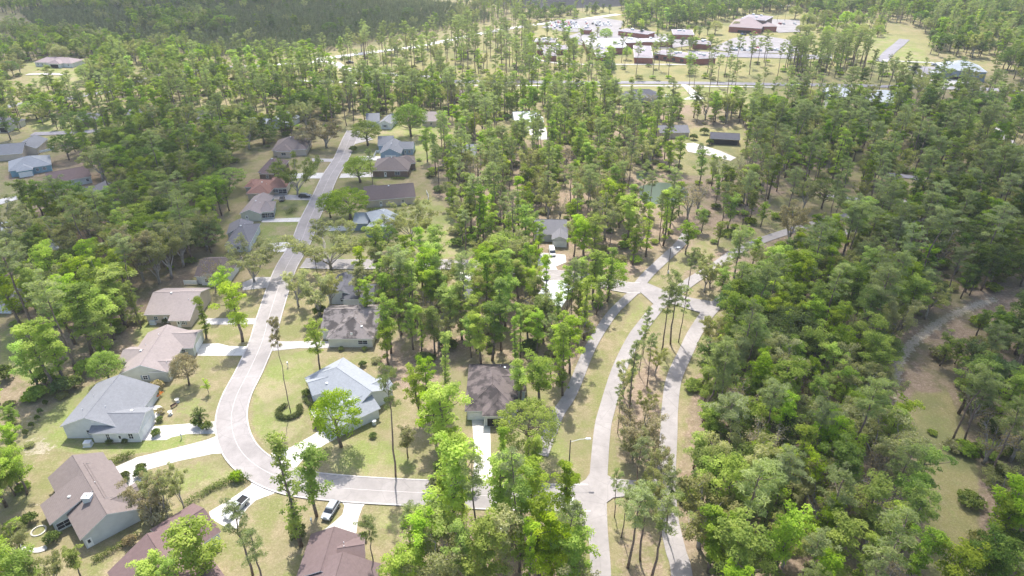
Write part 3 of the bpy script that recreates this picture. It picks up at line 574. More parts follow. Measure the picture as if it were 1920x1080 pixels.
H('light grey roofed house beside the parked white van', [ME((1000, 440), (1064, 441), 13, 'x', 'gg', .42), ME((1034, 450), (1065, 451), 9, 'y', 'gg', .45)], 'grey', 'grey_s', [(1, '1', .5, 'garage')], 1)
H('white metal roofed house south of the cross street', [ME((998, 567), (1052, 578), 13, 'y', 'gg', .3)], 'white', 'tan_s', [(0, '1', .5, 'win')], 1)
H('dark roofed house hidden under the budding street trees', [ME((612, 556), (668, 557), 13, 'y', 'gg', .42), ME((640, 562), (700, 562), 9, 'x', 'gg', .42)], 'dgrey', 'whites', [(0, '1', .5, 'win')], 1)
H('grey roofed cream house cut by the left edge', [ME((-30, 238), (13, 239), 14, 'x', 'gh', .45)], 'dgrey', 'cream', [(0, 'R', .8, 'dark', 4)])
H('large blue grey roofed house with a beige side gable, far left', [ME((-20, 293), (42, 288), 14, 'x', 'gg', .42), ME((22, 282), (69, 279), 15, 'y', 'gg', .45)], 'blue', 'tan_s', [(1, '1', .5, 'vent')], 1)
H('teal walled house with a blue grey hip roof, far left', [ME((16, 322), (97, 309), 15, 'x', 'hh', .42), ME((30, 323), (62, 318), 8, 'y', 'gh', .42)], 'pale', 'teal_s', [(0, 'R', .82, 'shut'), (0, 'R', .65, 'win'), (1, '1', .5, 'garage')], 1)
H('brown roofed house wedged between the teal and slate houses', [ME((92, 346), (172, 331), 13, 'x', 'gg', .42)], 'mauve', 'grey_s', [(0, 'R', .9, 'win')], 1)
H('slate blue house with stepped gables among the left trees', [ME((133, 372), (172, 375), 15, 'y', 'gg', .45), ME((140, 366), (178, 364), 8, 'x', 'gg', .4)], 'grey', 'slate_s', [(0, '1', .4, 'win')], 1)
H('small dark roofed house with a shiny roof vent', [ME((163, 396), (192, 398), 10, 'y', 'gg', .5)], 'dgrey', 'slate_s', [], 2)
H('long white ranch house alone on its far lawn', [ME((63, 117), (134, 119.5), 13, 'x', 'hh', .4), ME((88, 119.5), (112, 120.5), 6, 'y', 'gh', .4)], 'gym', 'whites', [(0, 'R', .08, 'win'), (0, 'R', .2, 'win'), (0, 'R', .75, 'win'), (0, 'R', .9, 'win'), (1, '1', .5, 'dark', 6)])
H('dark shingled bungalow by the school road', [ME((1172, 186), (1244, 184), 14, 'x', 'hh', .5), ME((1196, 189), (1224, 189), 8, 'y', 'gg', .5)], 'dgrey', 'slate_s', [(1, '1', .5, 'dark', 4)])
H('long dark cabin in the sunny clearing', [ME((1332, 260), (1388, 263), 9, 'x', 'gg', .4)], 'dgrey', 'brickd', [(0, 'R', .5, 'dark', 12)])
H('low grey roofed house peeping through the clearing trees', [ME((1237, 250), (1294, 249), 11, 'x', 'gg', .4)], 'grey', 'tan_s')
H('two storey grey clinic with twin roofs', [ME((1768, 131), (1852, 136), 22, 'x', 'hh', .4, ze=6), ME((1748, 138), (1800, 141), 10, 'x', 'hh', .35)], 'white', 'slate_s', [(0, 'R', .4, 'dark', 10), (0, 'R', .75, 'win', 3)], name='clinic_building')
H('pale roofed office with a pointed gable by the right road', [ME((1556, 181), (1606, 183), 20, 'x', 'hh', .4), ME((1618, 190), (1712, 196), 24, 'x', 'hh', .35)], 'white', 'slate_s', [(0, 'R', .5, 'dark', 6), (1, 'R', .2, 'dark', 5)], name='office_building')
H('house with a rosy roof under the far tall pines', [ME((842, 184), (890, 185), 14, 'x', 'hh', .45)], 'gym', 'brickd')
H('pale metal roofed house behind the left pines', [ME((497, 230), (538, 233), 14, 'y', 'gg', .45), ME((455, 232), (500, 232), 10, 'x', 'gg', .4)], 'metal', 'whites', [(0, '1', .5, 'win')])
H('low grey house beyond the left woods', [ME((362, 224), (415, 224), 13, 'x', 'gg', .4)], 'grey', 'tan_s')
H('small grey roofed house by the far left street', [ME((235, 219), (273, 219), 12, 'x', 'gg', .4)], 'grey', 'tan_s')
H('slate roofed house in the shade of the far left pines', [ME((138, 228), (180, 228), 13, 'x', 'gg', .4)], 'grey', 'brickd')
H('pale roof glimpsed in the left woods', [ME((82, 476), (113, 466), 10, 'x', 'gg', .4)], 'metal', 'whites')
H('white roofed shed at the left edge woods', [ME((2, 434), (26, 430), 8, 'x', 'gg', .4)], 'white', 'whites')
H('grey roofed house cut by the left edge behind the lime trees', [ME((-50, 573), (15, 574), 13, 'x', 'gg', .4)], 'grey', 'whites')
H('grey roofed house lost among the middle trees', [ME((866, 560), (914, 561), 12, 'x', 'gg', .4)], 'grey', 'tan_s')
# --- school: flat roofed brick blocks
def block(label, A, B, depth, h=4.2, roof='school', wall='bricks', wins=0, name='school_building'):
    a, b = Vector((*G(*A, h), 0)), Vector((*G(*B, h), 0)); u = (b - a).normalized(); n = Vector((-u.y, u.x, 0)); L = (b - a).length
    root = empty(name, a); tag(root, label, 'school building', 'brick buildings of the school'); q = MB(); Z = Vector((0, 0, 1))
    P = lambda s, t, z: tuple(u * s + n * t + Z * z)
    q.hexa([P(.5, .5, 0), P(L - .5, .5, 0), P(L - .5, depth - .5, 0), P(.5, depth - .5, 0), P(.5, .5, h - .1), P(L - .5, .5, h - .1), P(L - .5, depth - .5, h - .1), P(.5, depth - .5, h - .1)])
    q.build('wall', M[wall], root); r = MB(); k = .9
    r.hexa([P(0, 0, h - .4), P(L, 0, h - .4), P(L, depth, h - .4), P(0, depth, h - .4), P(0, 0, h), P(L, 0, h), P(L, depth, h), P(0, depth, h)], 1)
    kk = min(5, depth * .35, L * .35); r.hexa([P(0.2, .2, h), P(L - .2, .2, h), P(L - .2, depth - .2, h), P(.2, depth - .2, h), P(kk, kk, h + k), P(L - kk, kk, h + k), P(L - kk, depth - kk, h + k), P(kk, depth - kk, h + k)], 0)
    rr = r.build('roof', [RF[roof], M['white']], root); rnd = random.Random(L)
    for i in range(3):
        e = MB(); s, t = rnd.uniform(kk, max(kk + .1, L - kk)), rnd.uniform(kk, max(kk + .1, depth - kk)); e.hexa([P(s - 1, t - 1, h + k - .3), P(s + 1, t - 1, h + k - .3), P(s + 1, t + 1, h + k - .3), P(s - 1, t + 1, h + k - .3), P(s - 1, t - 1, h + k + 1), P(s + 1, t - 1, h + k + 1), P(s + 1, t + 1, h + k + 1), P(s - 1, t + 1, h + k + 1)])
        e.build('roof_vent', M['metalbox'], rr)
    for i in range(wins):
        s = L * (i + .5) / wins; e = MB(); e.hexa([P(s - 1.3, .4, .9), P(s + 1.3, .4, .9), P(s + 1.3, .6, .9), P(s - 1.3, .6, .9), P(s - 1.3, .4, 2.9), P(s + 1.3, .4, 2.9), P(s + 1.3, .6, 2.9), P(s - 1.3, .6, 2.9)]); e.build('window', M['pane'], root)
    FOOT.append([(a + u * s_ + n * t_).to_tuple()[:2] for s_, t_ in ((0, 0), (L, 0), (L, depth), (0, depth))]); return root
for args in [('square front block of the brick school facing the lawn', (1189, 107), (1225, 108), 44, 4.5), ('long angled right wing of the brick school', (1224, 99), (1303, 110), 16, 4.5, 'school', 'bricks', 5),
             ('right end block of the school beside the footpath corner', (1303, 110), (1344, 108), 14, 4.5), ('front block of the school left of the round tree', (1119, 107), (1147, 107), 40, 4.5, 'school', 'bricks', 1),
             ('small front left block of the school', (1020, 104), (1044, 104), 22), ('long left wing of the school behind pines', (1007, 92), (1066, 92), 16, 4.2, 'school', 'bricks', 3),
             ('back left wing of the school', (1002, 78), (1043, 79), 16), ('central white roofed hall of the school', (1100, 89), (1178, 89), 38, 5, 'schoolw'),
             ('back wing of the school by the car park trees', (1158, 57), (1214, 64), 14), ('back corner block of the school with dark entrance', (1262, 64), (1302, 65), 24), ('little gatehouse block by the school car park', (1089, 55), (1106, 56), 10),
             ('white entrance canopy block of the school', (1204, 78), (1263, 78), 14, 4.5, 'schoolw'), ('low link block between palms and the right car park', (1298, 81), (1334, 83), 14), ('middle white roofed wing of the school', (1175, 80), (1205, 79), 20, 4.5, 'schoolw')]: block(*args)
gy = H('sports hall of the school with a rosy hip roof and high flat hall', [ME((1366, 50), (1428, 54), 40, 'x', 'hh', .28, ze=4.5), ME((1432, 50), (1458, 50), 20, 'x', 'hh', .2, ze=4.5)], 'gym', 'bricks', [(0, 'R', .4, 'dark', 6), (0, 'R', .6, 'dark', 6)], name='sports_hall')
block('high flat roofed hall behind the rosy sports hall roof', (1389, 34), (1436, 38), 26, 8.5, 'school', 'brickd')
# ---------------------------------------------------------------- vehicles
def paint(name, c): return plain(name, c, .3, .5, .0, .03)
CP = dict(silver=paint('silver_paint', (.5, .52, .54)), grey=paint('grey_paint', (.22, .25, .28)), black=paint('black_paint', (.02, .022, .026)), white=paint('white_car_paint', (.75, .75, .75)), red=paint('red_car_paint', (.3, .03, .03)), blue=paint('blue_car_paint', (.05, .09, .2)))
def veh_mesh(kind):
    body, glass, bed = MB(), MB(), MB()
    def loft(mb, prof, w0, w1=None, zc=None, m=0):   # prof: (x, z, halfwidth)
        n = len(prof); b = len(mb.v)
        for x, z, hw in prof: mb.v.append((x, -hw, z)); mb.v.append((x, hw, z))
        for i in range(n):
            j = (i + 1) % n; mb.f.append((b + 2 * i, b + 2 * i + 1, b + 2 * j + 1, b + 2 * j)); mb.m.append(m)
        mb.f.append(tuple(b + 2 * i for i in range(n))); mb.m.append(m); mb.f.append(tuple(b + 2 * i + 1 for i in range(n))[::-1]); mb.m.append(m)
    if kind == 'pickup':
        loft(body, [(-2.8, .45, .9), (2.75, .4, .88), (2.85, .75, .86), (2.7, 1.02, .86), (1.35, 1.15, .93), (-.75, 1.15, .95), (-.75, 1.15, .95), (-2.85, 1.15, .93)], 1)
        loft(glass, [(1.3, 1.14, .86), (.62, 1.78, .70), (-.55, 1.8, .70), (-.75, 1.14, .86)], 1)
        loft(body, [(.68, 1.74, .72), (.5, 1.86, .68), (-.45, 1.87, .68), (-.62, 1.76, .72)], 1)
        bed.box(-2.7, -.78, 1.152, -.9, .78, 1.17); hw = 2.8
        for s in (-1, 1): body.box(-2.82, s * .86 - .07, 1.1, -.8, s * .86 + .07, 1.32)
        body.box(-2.85, -.86, 1.1, -2.72, .86, 1.32); wx = (1.85, -1.75)
    elif kind == 'suv':
        loft(body, [(-2.35, .4, .9), (2.3, .38, .88), (2.4, .7, .86), (2.2, .98, .86), (1.2, 1.08, .93), (-2.2, 1.1, .93), (-2.42, .8, .9)], 1)
        loft(glass, [(1.25, 1.06, .87), (.5, 1.6, .72), (-1.75, 1.62, .72), (-2.25, 1.08, .86)], 1); loft(body, [(.55, 1.57, .74), (.3, 1.7, .68), (-1.6, 1.72, .68), (-1.85, 1.58, .74)], 1); wx = (1.5, -1.45)
    elif kind == 'van':
        loft(body, [(-2.5, .4, .95), (2.4, .38, .93), (2.5, .8, .9), (1.9, 1.2, .93), (-2.5, 1.3, .95)], 1); loft(glass, [(1.95, 1.19, .9), (1.1, 1.95, .82), (-2.4, 1.98, .82), (-2.5, 1.28, .92)], 1)
        loft(body, [(1.2, 1.9, .86), (.9, 2.08, .8), (-2.3, 2.1, .8), (-2.46, 1.9, .86)], 1); wx = (1.6, -1.5)
    else:
        loft(body, [(-2.2, .35, .85), (2.2, .33, .85), (2.3, .6, .82), (2.1, .82, .83), (1.05, .95, .88), (-1.55, 1.0, .88), (-2.25, .95, .84)], 1)
        loft(glass, [(1.1, .93, .82), (.35, 1.36, .64), (-.85, 1.38, .64), (-1.6, .98, .8)], 1); loft(body, [(.4, 1.33, .66), (.25, 1.43, .6), (-.75, 1.45, .6), (-.95, 1.34, .66)], 1); wx = (1.4, -1.35)
    return body, glass, bed, wx
VM = {}
def vehicle(label, kind, paintn, px, py, ang, cat='car', group='parked vehicles', detail=True, xy=None):
    key = (kind, paintn)
    if key not in VM:
        b, g, d, wx = veh_mesh(kind); me = b.mesh('body', CP[paintn]); gm_ = g.mesh('windows', M['pane']); dm = d.mesh('load_bed', M['dark']) if d.v else None
        wq = MB(); wq.tube([(0, -.12, 0), (0, .12, 0)], .36, 14); wm_ = wq.mesh('wheel', M['tyre']); rq = MB(); rq.tube([(0, -.13, 0), (0, .13, 0)], .2, 10); rm_ = rq.mesh('rim', M['rim'])
        hq = MB(); hq.box(-.1, -.2, -.09, .1, .2, .09); hm = hq.mesh('headlight', M['white']); VM[key] = (me, gm_, dm, wm_, rm_, hm, wx)
    me, gm_, dm, wm_, rm_, hm, wx = VM[key]; x, y = xy or G(px, py); nm = {'pickup': 'pickup_truck', 'suv': 'parked_car', 'van': 'parked_van', 'sedan': 'parked_car'}[kind]
    r = empty(nm, (x, y, .06 if not xy else .1), ang); tag(r, label, cat, group)
    def ch(n, m, par=r, loc=(0, 0, 0)): o = bpy.data.objects.new(n, m); C.objects.link(o); o.parent = par; o.location = loc; return o
    ch('body', me); ch('windows', gm_)
    if dm: ch('load_bed', dm)
    if detail:
        for x_ in wx:
            for s in (-.86, .86): wl = ch('wheel', wm_, r, (x_, s, .36)); ch('rim', rm_, wl)
        for s in (-.62, .62): ch('headlight', hm, r, ({'pickup': 2.74, 'suv': 2.28, 'van': 2.38, 'sedan': 2.16}[kind], s, .82 if kind != 'sedan' else .66))
    return r
def hd(px0, py0, px1, py1): a, b = G(px0, py0), G(px1, py1); return math.atan2(b[1] - a[1], b[0] - a[0])
vehicle('silver and black pickup truck on the white driveway', 'pickup', 'silver', 444, 957, hd(460, 943, 430, 972), 'pickup truck')
vehicle('grey blue car parked on the grass by the flared driveway', 'suv', 'grey', 621, 961, hd(632, 940, 610, 975))
vehicle('dark car stopped on the street under the lime trees', 'suv', 'black', 822, 943, math.pi * .5 + 1.45)
vehicle('black car side on in front of the terracotta house', 'suv', 'black', 572, 370, .02)
vehicle('small black car nose on beside the terracotta house', 'sedan', 'black', 529, 375, -1.35)
vehicle('white van in the driveway of the light grey roofed house', 'van', 'white', 1035, 476, -1.5, 'van')
vehicle('white car under trees south of the cross street', 'sedan', 'white', 1022, 530, -1.2)
vehicle('white pickup behind the hidden driveway trees', 'pickup', 'white', 872, 528, -1.4, 'pickup truck')
vehicle('white van beside the dark shingled bungalow', 'van', 'white', 1255, 184, .05, 'van')
vehicle('dark car by the pale pointed office', 'suv', 'black', 1555, 188, .1)
vehicle('white car by the pale pointed office', 'suv', 'white', 1568, 194, .3)
vehicle('silver car behind the clinic', 'suv', 'silver', 1752, 123, .1); vehicle('black car in front of the clinic lawn', 'suv', 'black', 1717, 132, -.2)
vehicle('dark pickup by the far pine fence', 'pickup', 'black', 656, 119, .2, 'pickup truck')
vehicle('dark suv by the slate stepped gable house', 'suv', 'black', 173, 387, .4)
rnd = random.Random(5); cols = ['white', 'silver', 'grey', 'black', 'white', 'red', 'blue', 'silver']
def lot(p0, p1, n, rows, what, grp):
    names = ['first', 'second', 'third', 'fourth', 'fifth', 'sixth', 'seventh', 'eighth', 'ninth', 'tenth', 'eleventh', 'twelfth', 'thirteenth']
    a, b = Vector(G(*p0)), Vector(G(*p1)); u = (b - a).normalized(); nn = Vector((-u.y, u.x))
    for r_ in range(rows):
        k = 0
        for i in range(n):
            if rnd.random() < .18: continue
            p = a + (b - a) * (i / max(1, n - 1)) + nn * (r_ * 9.5 + rnd.uniform(-.3, .3)); c_ = rnd.choice(cols)
            vehicle(f'{c_} car, {names[min(k, 12)]} from left, {names[r_]} row, {what}', rnd.choice(['suv', 'sedan', 'suv']), c_, 0, 0, math.atan2(nn.y, nn.x) + rnd.choice([0, math.pi]), 'car', grp, False, xy=(p.x, p.y)); k += 1
lot((1030, 53), (1085, 53), 12, 4, 'main school car park', 'cars in the main school car park'); lot((1102, 49), (1145, 49), 9, 3, 'school car park beyond the gatehouse', 'cars beyond the gatehouse')
lot((1375, 95), (1425, 96), 11, 2, 'east school car park', 'cars in the east school car park'); lot((1440, 95), (1485, 95), 9, 1, 'row beside the pines east of the school', 'cars beside the school pines'); lot((1385, 66), (1418, 66), 7, 1, 'row below the sports hall', 'cars below the sports hall')
lot((1462, 46), (1490, 46), 5, 1, 'apron right of the sports hall', 'cars right of the sports hall')
# ---------------------------------------------------------------- street furniture and garden things
def lamp(label, px, py, h=9.6, arm=(3.2, .3)):
    x, y = G(px, py); r = empty('street_lamp', (x, y, 0)); tag(r, label, 'street lamp', 'street lamps')
    q = MB(); q.tube([(0, 0, 0), (0, 0, h)], [.15, .09], 8); q.build('pole', M['pole'], r); q = MB(); q.tube([(0, 0, h - .5), (arm[0] * .6, arm[1] * .6, h), (arm[0], arm[1], h + .05)], .05, 6); ao = q.build('arm', M['metalbox'], r)
    q = MB(); q.box(arm[0] - .1, arm[1] - .2, h - .02, arm[0] + .9, arm[1] + .2, h + .16); q.build('lamp_head', M['metalbox'], ao); q = MB(); q.tube([(.12, 0, 0), (.12, 0, .8)], .28, 8); q.build('utility_box', M['metalbox'], r)
lamp('dark street lamp on the grass corner above the stop line', 1066, 890)
lamp('street lamp at the corner of the cross street', 596, 520, 8, (-2.4, .3)); lamp('street lamp under trees by the narrow lane', 1252, 512, 9, (2, .2))
for i, (px, py, what) in enumerate([(1457, 40, 'left of the pair by the sports hall apron'), (1471, 40, 'right of the pair by the sports hall apron')]): lamp('tall car park light, ' + what, px, py, 14, (1, 0))
def small(name, cat, label, px, py, build, rz=0, group=None):
    x, y = G(px, py); q = MB(); build(q); o = q.build(name, build.mats if hasattr(build, 'mats') else M['metalbox'], None); o.location = (x, y, 0.0); o.rotation_euler.z = rz; tag(o, label, cat, group); return o
def ac(q): q.box(-.9, -.75, 0, .9, .75, .12); q.box(-.75, -.6, .12, .75, .6, 1.1); q.tube([(0, 0, 1.1), (0, 0, 1.16)], .45, 12)
small('air_conditioner', 'air conditioner', 'white air conditioner in the shade of the blue grey house', 166, 835, ac, .1, 'air conditioners'); small('air_conditioner', 'air conditioner', 'white air conditioner at the left corner of the tan brick house', 288, 607, ac, 0, 'air conditioners')
def binb(q): q.tube([(0, 0, 0), (0, 0, 1.1)], [.42, .5], 12); q.tube([(0, 0, 1.1), (0, 0, 1.2)], [.52, .4], 12)
small('waste_bin', 'bin', 'round grey bin beside the light blue roofed house', 702, 796, binb)
def ubox(q): q.box(-.6, -.45, 0, .6, .45, .15); q.box(-.5, -.35, .15, .5, .35, 1.2)
small('utility_cabinet', 'cabinet', 'white utility cabinet on the bare ground between pines', 939, 1000, ubox)
def mbx(q): q.box(-.06, -.06, 0, .06, .06, 1.1); q.box(-.15, -.3, 1.1, .15, .3, 1.4); q.tube([(0, -.3, 1.4), (0, .3, 1.4)], .15, 8)
for px, py, l in ((585, 983, 'post mailbox on the grass below the flared driveway tree'), (341, 822, 'post mailbox on the strip between two white driveways'), (540, 688, 'post mailbox on the lawn inside the bend'), (562, 456, 'post mailbox across from the spreading elm')): small('mailbox', 'mailbox', l, px, py, mbx, .3, 'roadside mailboxes')
def bath(q): q.tube([(0, 0, 0), (0, 0, .15)], .5, 12); q.tube([(0, 0, .15), (0, 0, .75)], [.12, .1], 8); q.tube([(0, 0, .75), (0, 0, .9)], [.25, .55], 14)
for px, py, l in ((333, 754, 'pale bird bath nearer the road on the dry front lawn'), (320, 777, 'pale bird bath nearer the bent path on the dry front lawn')): o = small('bird_bath', 'bird bath', l, px, py, bath, 0, 'bird baths'); o.data.materials[0] = M['stone']
def ring(q):
    for i in range(26):
        a, b = 2 * math.pi * i / 26, 2 * math.pi * (i + .82) / 26; q.hexa([(math.cos(t) * r_, math.sin(t) * r_, z) for z in (0, .22) for t, r_ in ((a, 1.35), (b, 1.35), (b, 1.1), (a, 1.1))][:8])
o = small('stone_edging', 'edging', 'round ring of pale edging stones in the bottom left lawn', 73, 996, ring); o.data.materials[0] = M['stone']
def bench(q): q.box(-.8, -.2, .4, .8, .2, .46); q.box(-.8, .16, .5, .8, .2, .9); q.box(-.7, -.2, 0, -.62, .2, .4); q.box(.62, -.2, 0, .7, .2, .4)
o = small('garden_bench', 'bench', 'dark garden bench between the two bird baths', 327, 763, bench, 1.0); o.data.materials[0] = M['wood']
def stump(q): q.tube([(0, 0, 0), (0, 0, .5), (.1, 0, 1.6)], [.4, .3, .22], 8)
def fence(label, pts, h=1.2, mat='white', name='fence'):
    P = gpl(pts); r = empty(name, P[0]); tag(r, label, 'fence'); o = P[0]; pan = MB(); po = MB()
    for a, b in zip(P[:-1], P[1:]):
        d = (b - a); n = max(1, int(d.length / 2.2)); u = d.normalized(); nn = Vector((-u.y, u.x, 0)) * .03; A, B = a - o, b - o
        for z0, z1 in ((.15, h),): pan.hexa([tuple(q + Vector((0, 0, z))) for z in (z0, z1) for q in (A - nn, B - nn, B + nn, A + nn)])
        for i in range(n + 1): c = A + d * i / n; po.box(c.x - .07, c.y - .07, 0, c.x + .07, c.y + .07, h + .1)
    pan.build('panel', M[mat], r); po.build('post', M[mat], r); return r
fence('white fence angled behind the teal walled house', [(70, 288), (100, 282), (101, 276)]); fence('low white screen wall beside the corner brown house', [(346, 534), (372, 534), (371, 522)], 1.6)
fence('long white roadside fence across the golden lawn', [(515, 157), (560, 157), (610, 158)], 1.0); fence('white fence panels by the blue stacked gable house', [(701, 296), (706, 287), (722, 287)], 1.4)
fence('pale fence behind the dark brown roofed tan house', [(800, 363), (804, 372), (803, 378)], 1.4)
# ---------------------------------------------------------------- leaves, trees, bushes
GOLD = 2.399963
def unit(v): return v / np.maximum(1e-6, np.linalg.norm(v, axis=1, keepdims=True))
def leaf_quads(cen, nrm, ln, wd, rng):
    n = len(cen); r = unit(rng.normal(size=(n, 3))); a = unit(np.cross(nrm, r)); b = np.cross(nrm, a)
    ln = ln[:, None]; wd = wd[:, None]
    V = np.stack([cen - a * ln, cen + b * wd - a * ln * .1, cen + a * ln, cen - b * wd - a * ln * .1], 1).reshape(-1, 3)
    return V
def leaves_mesh(name, cen, nrm, ln, wd, tint, mat, rng):
    V = leaf_quads(cen, nrm, ln, wd, rng); n = len(cen); F = np.arange(n * 4).reshape(n, 4); me = npmesh(name, V, F)
    a = me.attributes.new('tint', 'FLOAT', 'FACE'); a.data.foreach_set('value', np.clip(tint, 0, 1).astype(np.float32)); me.materials.append(mat); return me
def clump_leaves(cl, per, size, rng, flat=.75, up=.55, aspect=.55, needle=False):
    """cl: list of (x,y,z,r,tint)"""
    cl = np.array(cl); N = len(cl); k = np.maximum(6, (per * (cl[:, 3] / cl[:, 3].mean()) ** 2).astype(int)); idx = np.repeat(np.arange(N), k)
    d = unit(rng.normal(size=(len(idx), 3))); d[:, 2] = np.where(d[:, 2] < -.35, -d[:, 2] * .6, d[:, 2]); rad = cl[idx, 3] * rng.uniform(.35, 1.08, len(idx)) ** .7
    cen = cl[idx, :3] + d * rad[:, None] * np.array([1, 1, flat])
    nrm = unit(d * .75 + np.array([0, 0, up]) + rng.normal(size=d.shape) * .55)
    if needle: nrm = unit(rng.normal(size=d.shape) + np.array([0, 0, .5]))
    s = size * rng.uniform(.65, 1.35, len(idx)); return cen, nrm, s, s * aspect, cl[idx, 4] + rng.normal(size=len(idx)) * .16
LM = dict(lime=leafmat('lime_leaves', (.20, .30, .042), (.40, .51, .095), .55), green=leafmat('green_leaves', (.145, .225, .038), (.29, .375, .07), .55), dark=leafmat('dark_oak_leaves', (.075, .13, .036), (.155, .22, .058), .5),
    pine=leafmat('pine_needles', (.20, .24, .115), (.32, .355, .175), .5, .008), bud=leafmat('budding_leaves', (.24, .25, .105), (.39, .385, .19), .5, .012), tan=leafmat('tan_catkins', (.25, .205, .12), (.36, .31, .19), .4, .01),
    hedge=leafmat('hedge_leaves', (.07, .11, .03), (.16, .21, .05), .4), young=leafmat('young_pine_needles', (.13, .155, .09), (.21, .235, .13), .4, .01))
def wobble(h, rng, amt, n=7):
    z = np.linspace(0, h, n); x = np.cumsum(rng.normal(size=n)) * amt; y = np.cumsum(rng.normal(size=n)) * amt; x -= x[0]; y -= y[0]; return [Vector((x[i], y[i], z[i])) for i in range(n)]
def at_path(P, z):
    h = P[-1].z; t = min(.999, max(0, z / h)) * (len(P) - 1); i = int(t); return P[i].lerp(P[i + 1], t - i)
def limb(mb, p, az, el, L, r, rng, seg=4, sag=.0, n=5):
    out = [p]; d = Vector((math.cos(az) * math.cos(el), math.sin(az) * math.cos(el), math.sin(el)))
    for i in range(seg):
        d = (d + Vector(rng.normal(size=3)) * .14 + Vector((0, 0, sag))).normalized(); out.append(out[-1] + d * (L / seg))
    mb.tube(out, list(np.linspace(r, r * .25, seg + 1)), n, cap=False); return out
PAL = {}
def build_kind(kind, seed):
    rng = np.random.default_rng(seed * 77 + hash_kind[kind]); mb = MB(); cl = []; U = rng.uniform
    tint = lambda: U(.0, 1.) if U() < .8 else U(.8, 1.2)
    if kind in ('tall', 'narrow', 'mid'):
        h = {'tall': 16., 'narrow': 19., 'mid': 12.}[kind]; wmax = {'tall': 3.5, 'narrow': 2.0, 'mid': 4.0}[kind] * U(.85, 1.15); lo = {'tall': .26, 'narrow': .12, 'mid': .3}[kind]
        T = wobble(h * .93, rng, .16); mb.tube(T, [.3, .26, .22, .18, .14, .09, .04], 7); n = {'tall': 16, 'narrow': 18, 'mid': 15}[kind]; lop = U(0, 6.28)
        for i in range(n):
            t = (i + U(0, .9)) / n; z = h * (lo + (.93 - lo) * t); az = i * GOLD + U(-.6, .6); prof = (math.sin(math.pi * (.2 + .66 * t)) ** .6) if kind != 'narrow' else (.55 + .45 * math.sin(t * 9 + lop))
            L = wmax * prof * U(.5, 1.12) * (1 + .22 * math.cos(az - lop)); P = limb(mb, at_path(T, z), az, U(.25, .85), L, .09 + .03 * (1 - t), rng, 3, .05); tn = tint()
            for f in ((.62, 1.0) if L > 1.6 else (.9,)):
                q = P[min(3, int(f * 3))]; r = U(.55, 1.1) * (.8 + .1 * wmax)
                cl.append((q.x, q.y, q.z + r * .2, r, tn + U(-.15, .15)))
                if U() < .55: cl.append((q.x + U(-1, 1), q.y + U(-1, 1), q.z + U(-.7, .7), r * .65, tn + U(-.2, .2)))
        for _ in range(6): cl.append((T[-1].x + U(-1.5, 1.5) * wmax / 3.5, T[-1].y + U(-1.5, 1.5) * wmax / 3.5, h - U(0, 2.0), U(.7, 1.15), tint()))
        a = clump_leaves(cl, 82 if kind != 'narrow' else 74, .175, rng, up=.85); bark = 'bark'
    elif kind in ('round', 'oak'):
        h = 10. if kind == 'round' else 12.; w_ = 4.3 if kind == 'round' else 6.; T = wobble(h * .55, rng, .12, 5); mb.tube(T, [.38, .32, .28, .22, .16], 8)
        for i in range(26 if kind == 'oak' else 18):
            az = i * GOLD + U(-.4, .4); t = (i + .5) / 26; L = w_ * U(.6, 1); P = limb(mb, at_path(T, h * U(.2, .53)), az, U(.1, 1.15), L, .13, rng, 3)
        nc = 70 if kind == 'oak' else 52
        for i in range(nc):
            u = 1 - 1.55 * (i + .5) / nc; u = max(-.5, u); az = i * GOLD; s = math.sqrt(max(0, 1 - u * u)); R_ = U(.8, 1.04)
            cl.append((w_ * s * R_ * math.cos(az), w_ * s * R_ * math.sin(az), h * .60 + u * h * .36 * R_, U(.85, 1.4), tint()))
        a = clump_leaves(cl, 118, .178, rng, up=.85); bark = 'bark'
    elif kind == 'pine':
        h = 22.; T = wobble(h, rng, .2, 9); mb.tube(T, list(np.linspace(.27, .05, 9)), 7); lo = U(.5, .72); n = int(U(15, 24)); lop = U(0, 6.28)
        for i in range(n):
            t = (i + U(0, 1)) / n; z = h * (lo + (.97 - lo) * t); az = i * GOLD + U(-.5, .5); L = 3.3 * math.sin(math.pi * (.14 + .74 * t)) ** .8 * U(.45, 1.15) * (1 + .3 * math.cos(az - lop))
            P = limb(mb, at_path(T, z), az, U(.0, .65), L, .06, rng, 3, .06, 4); tn = tint()
            cl.append((P[3].x, P[3].y, P[3].z + .15, U(.6, .95), tn))
            if L > 1.3: cl.append((P[2].x + U(-.5, .5), P[2].y + U(-.5, .5), P[2].z + .2, U(.55, .85), tn)); 
            if L > 2 and U() < .7: cl.append((P[1].x * .5 + P[2].x * .5, P[1].y * .5 + P[2].y * .5, P[2].z, U(.5, .75), tn))
        for i in range(6): z = h * U(.25, lo); limb(mb, at_path(T, z), U(0, 6.28), U(-.2, .3), U(.5, 1.6), .035, rng, 2, 0, 3)
        cl += [(T[-1].x, T[-1].y, h, .7, .6), (T[-1].x + .3, T[-1].y, h - 1, .8, .5)]
        a = clump_leaves(cl, 56, .34, rng, .7, .3, .16, True); bark = 'barkp'
    elif kind in ('bud', 'tan', 'elm', 'bare'):
        h = {'bud': 14., 'tan': 12., 'elm': 13., 'bare': 12.}[kind]; w_ = {'bud': 4., 'tan': 5.2, 'elm': 8.5, 'bare': 3.4}[kind]; T = wobble(h * .3, rng, .1, 4); mb.tube(T, [.36, .32, .28, .25], 8); tips = []
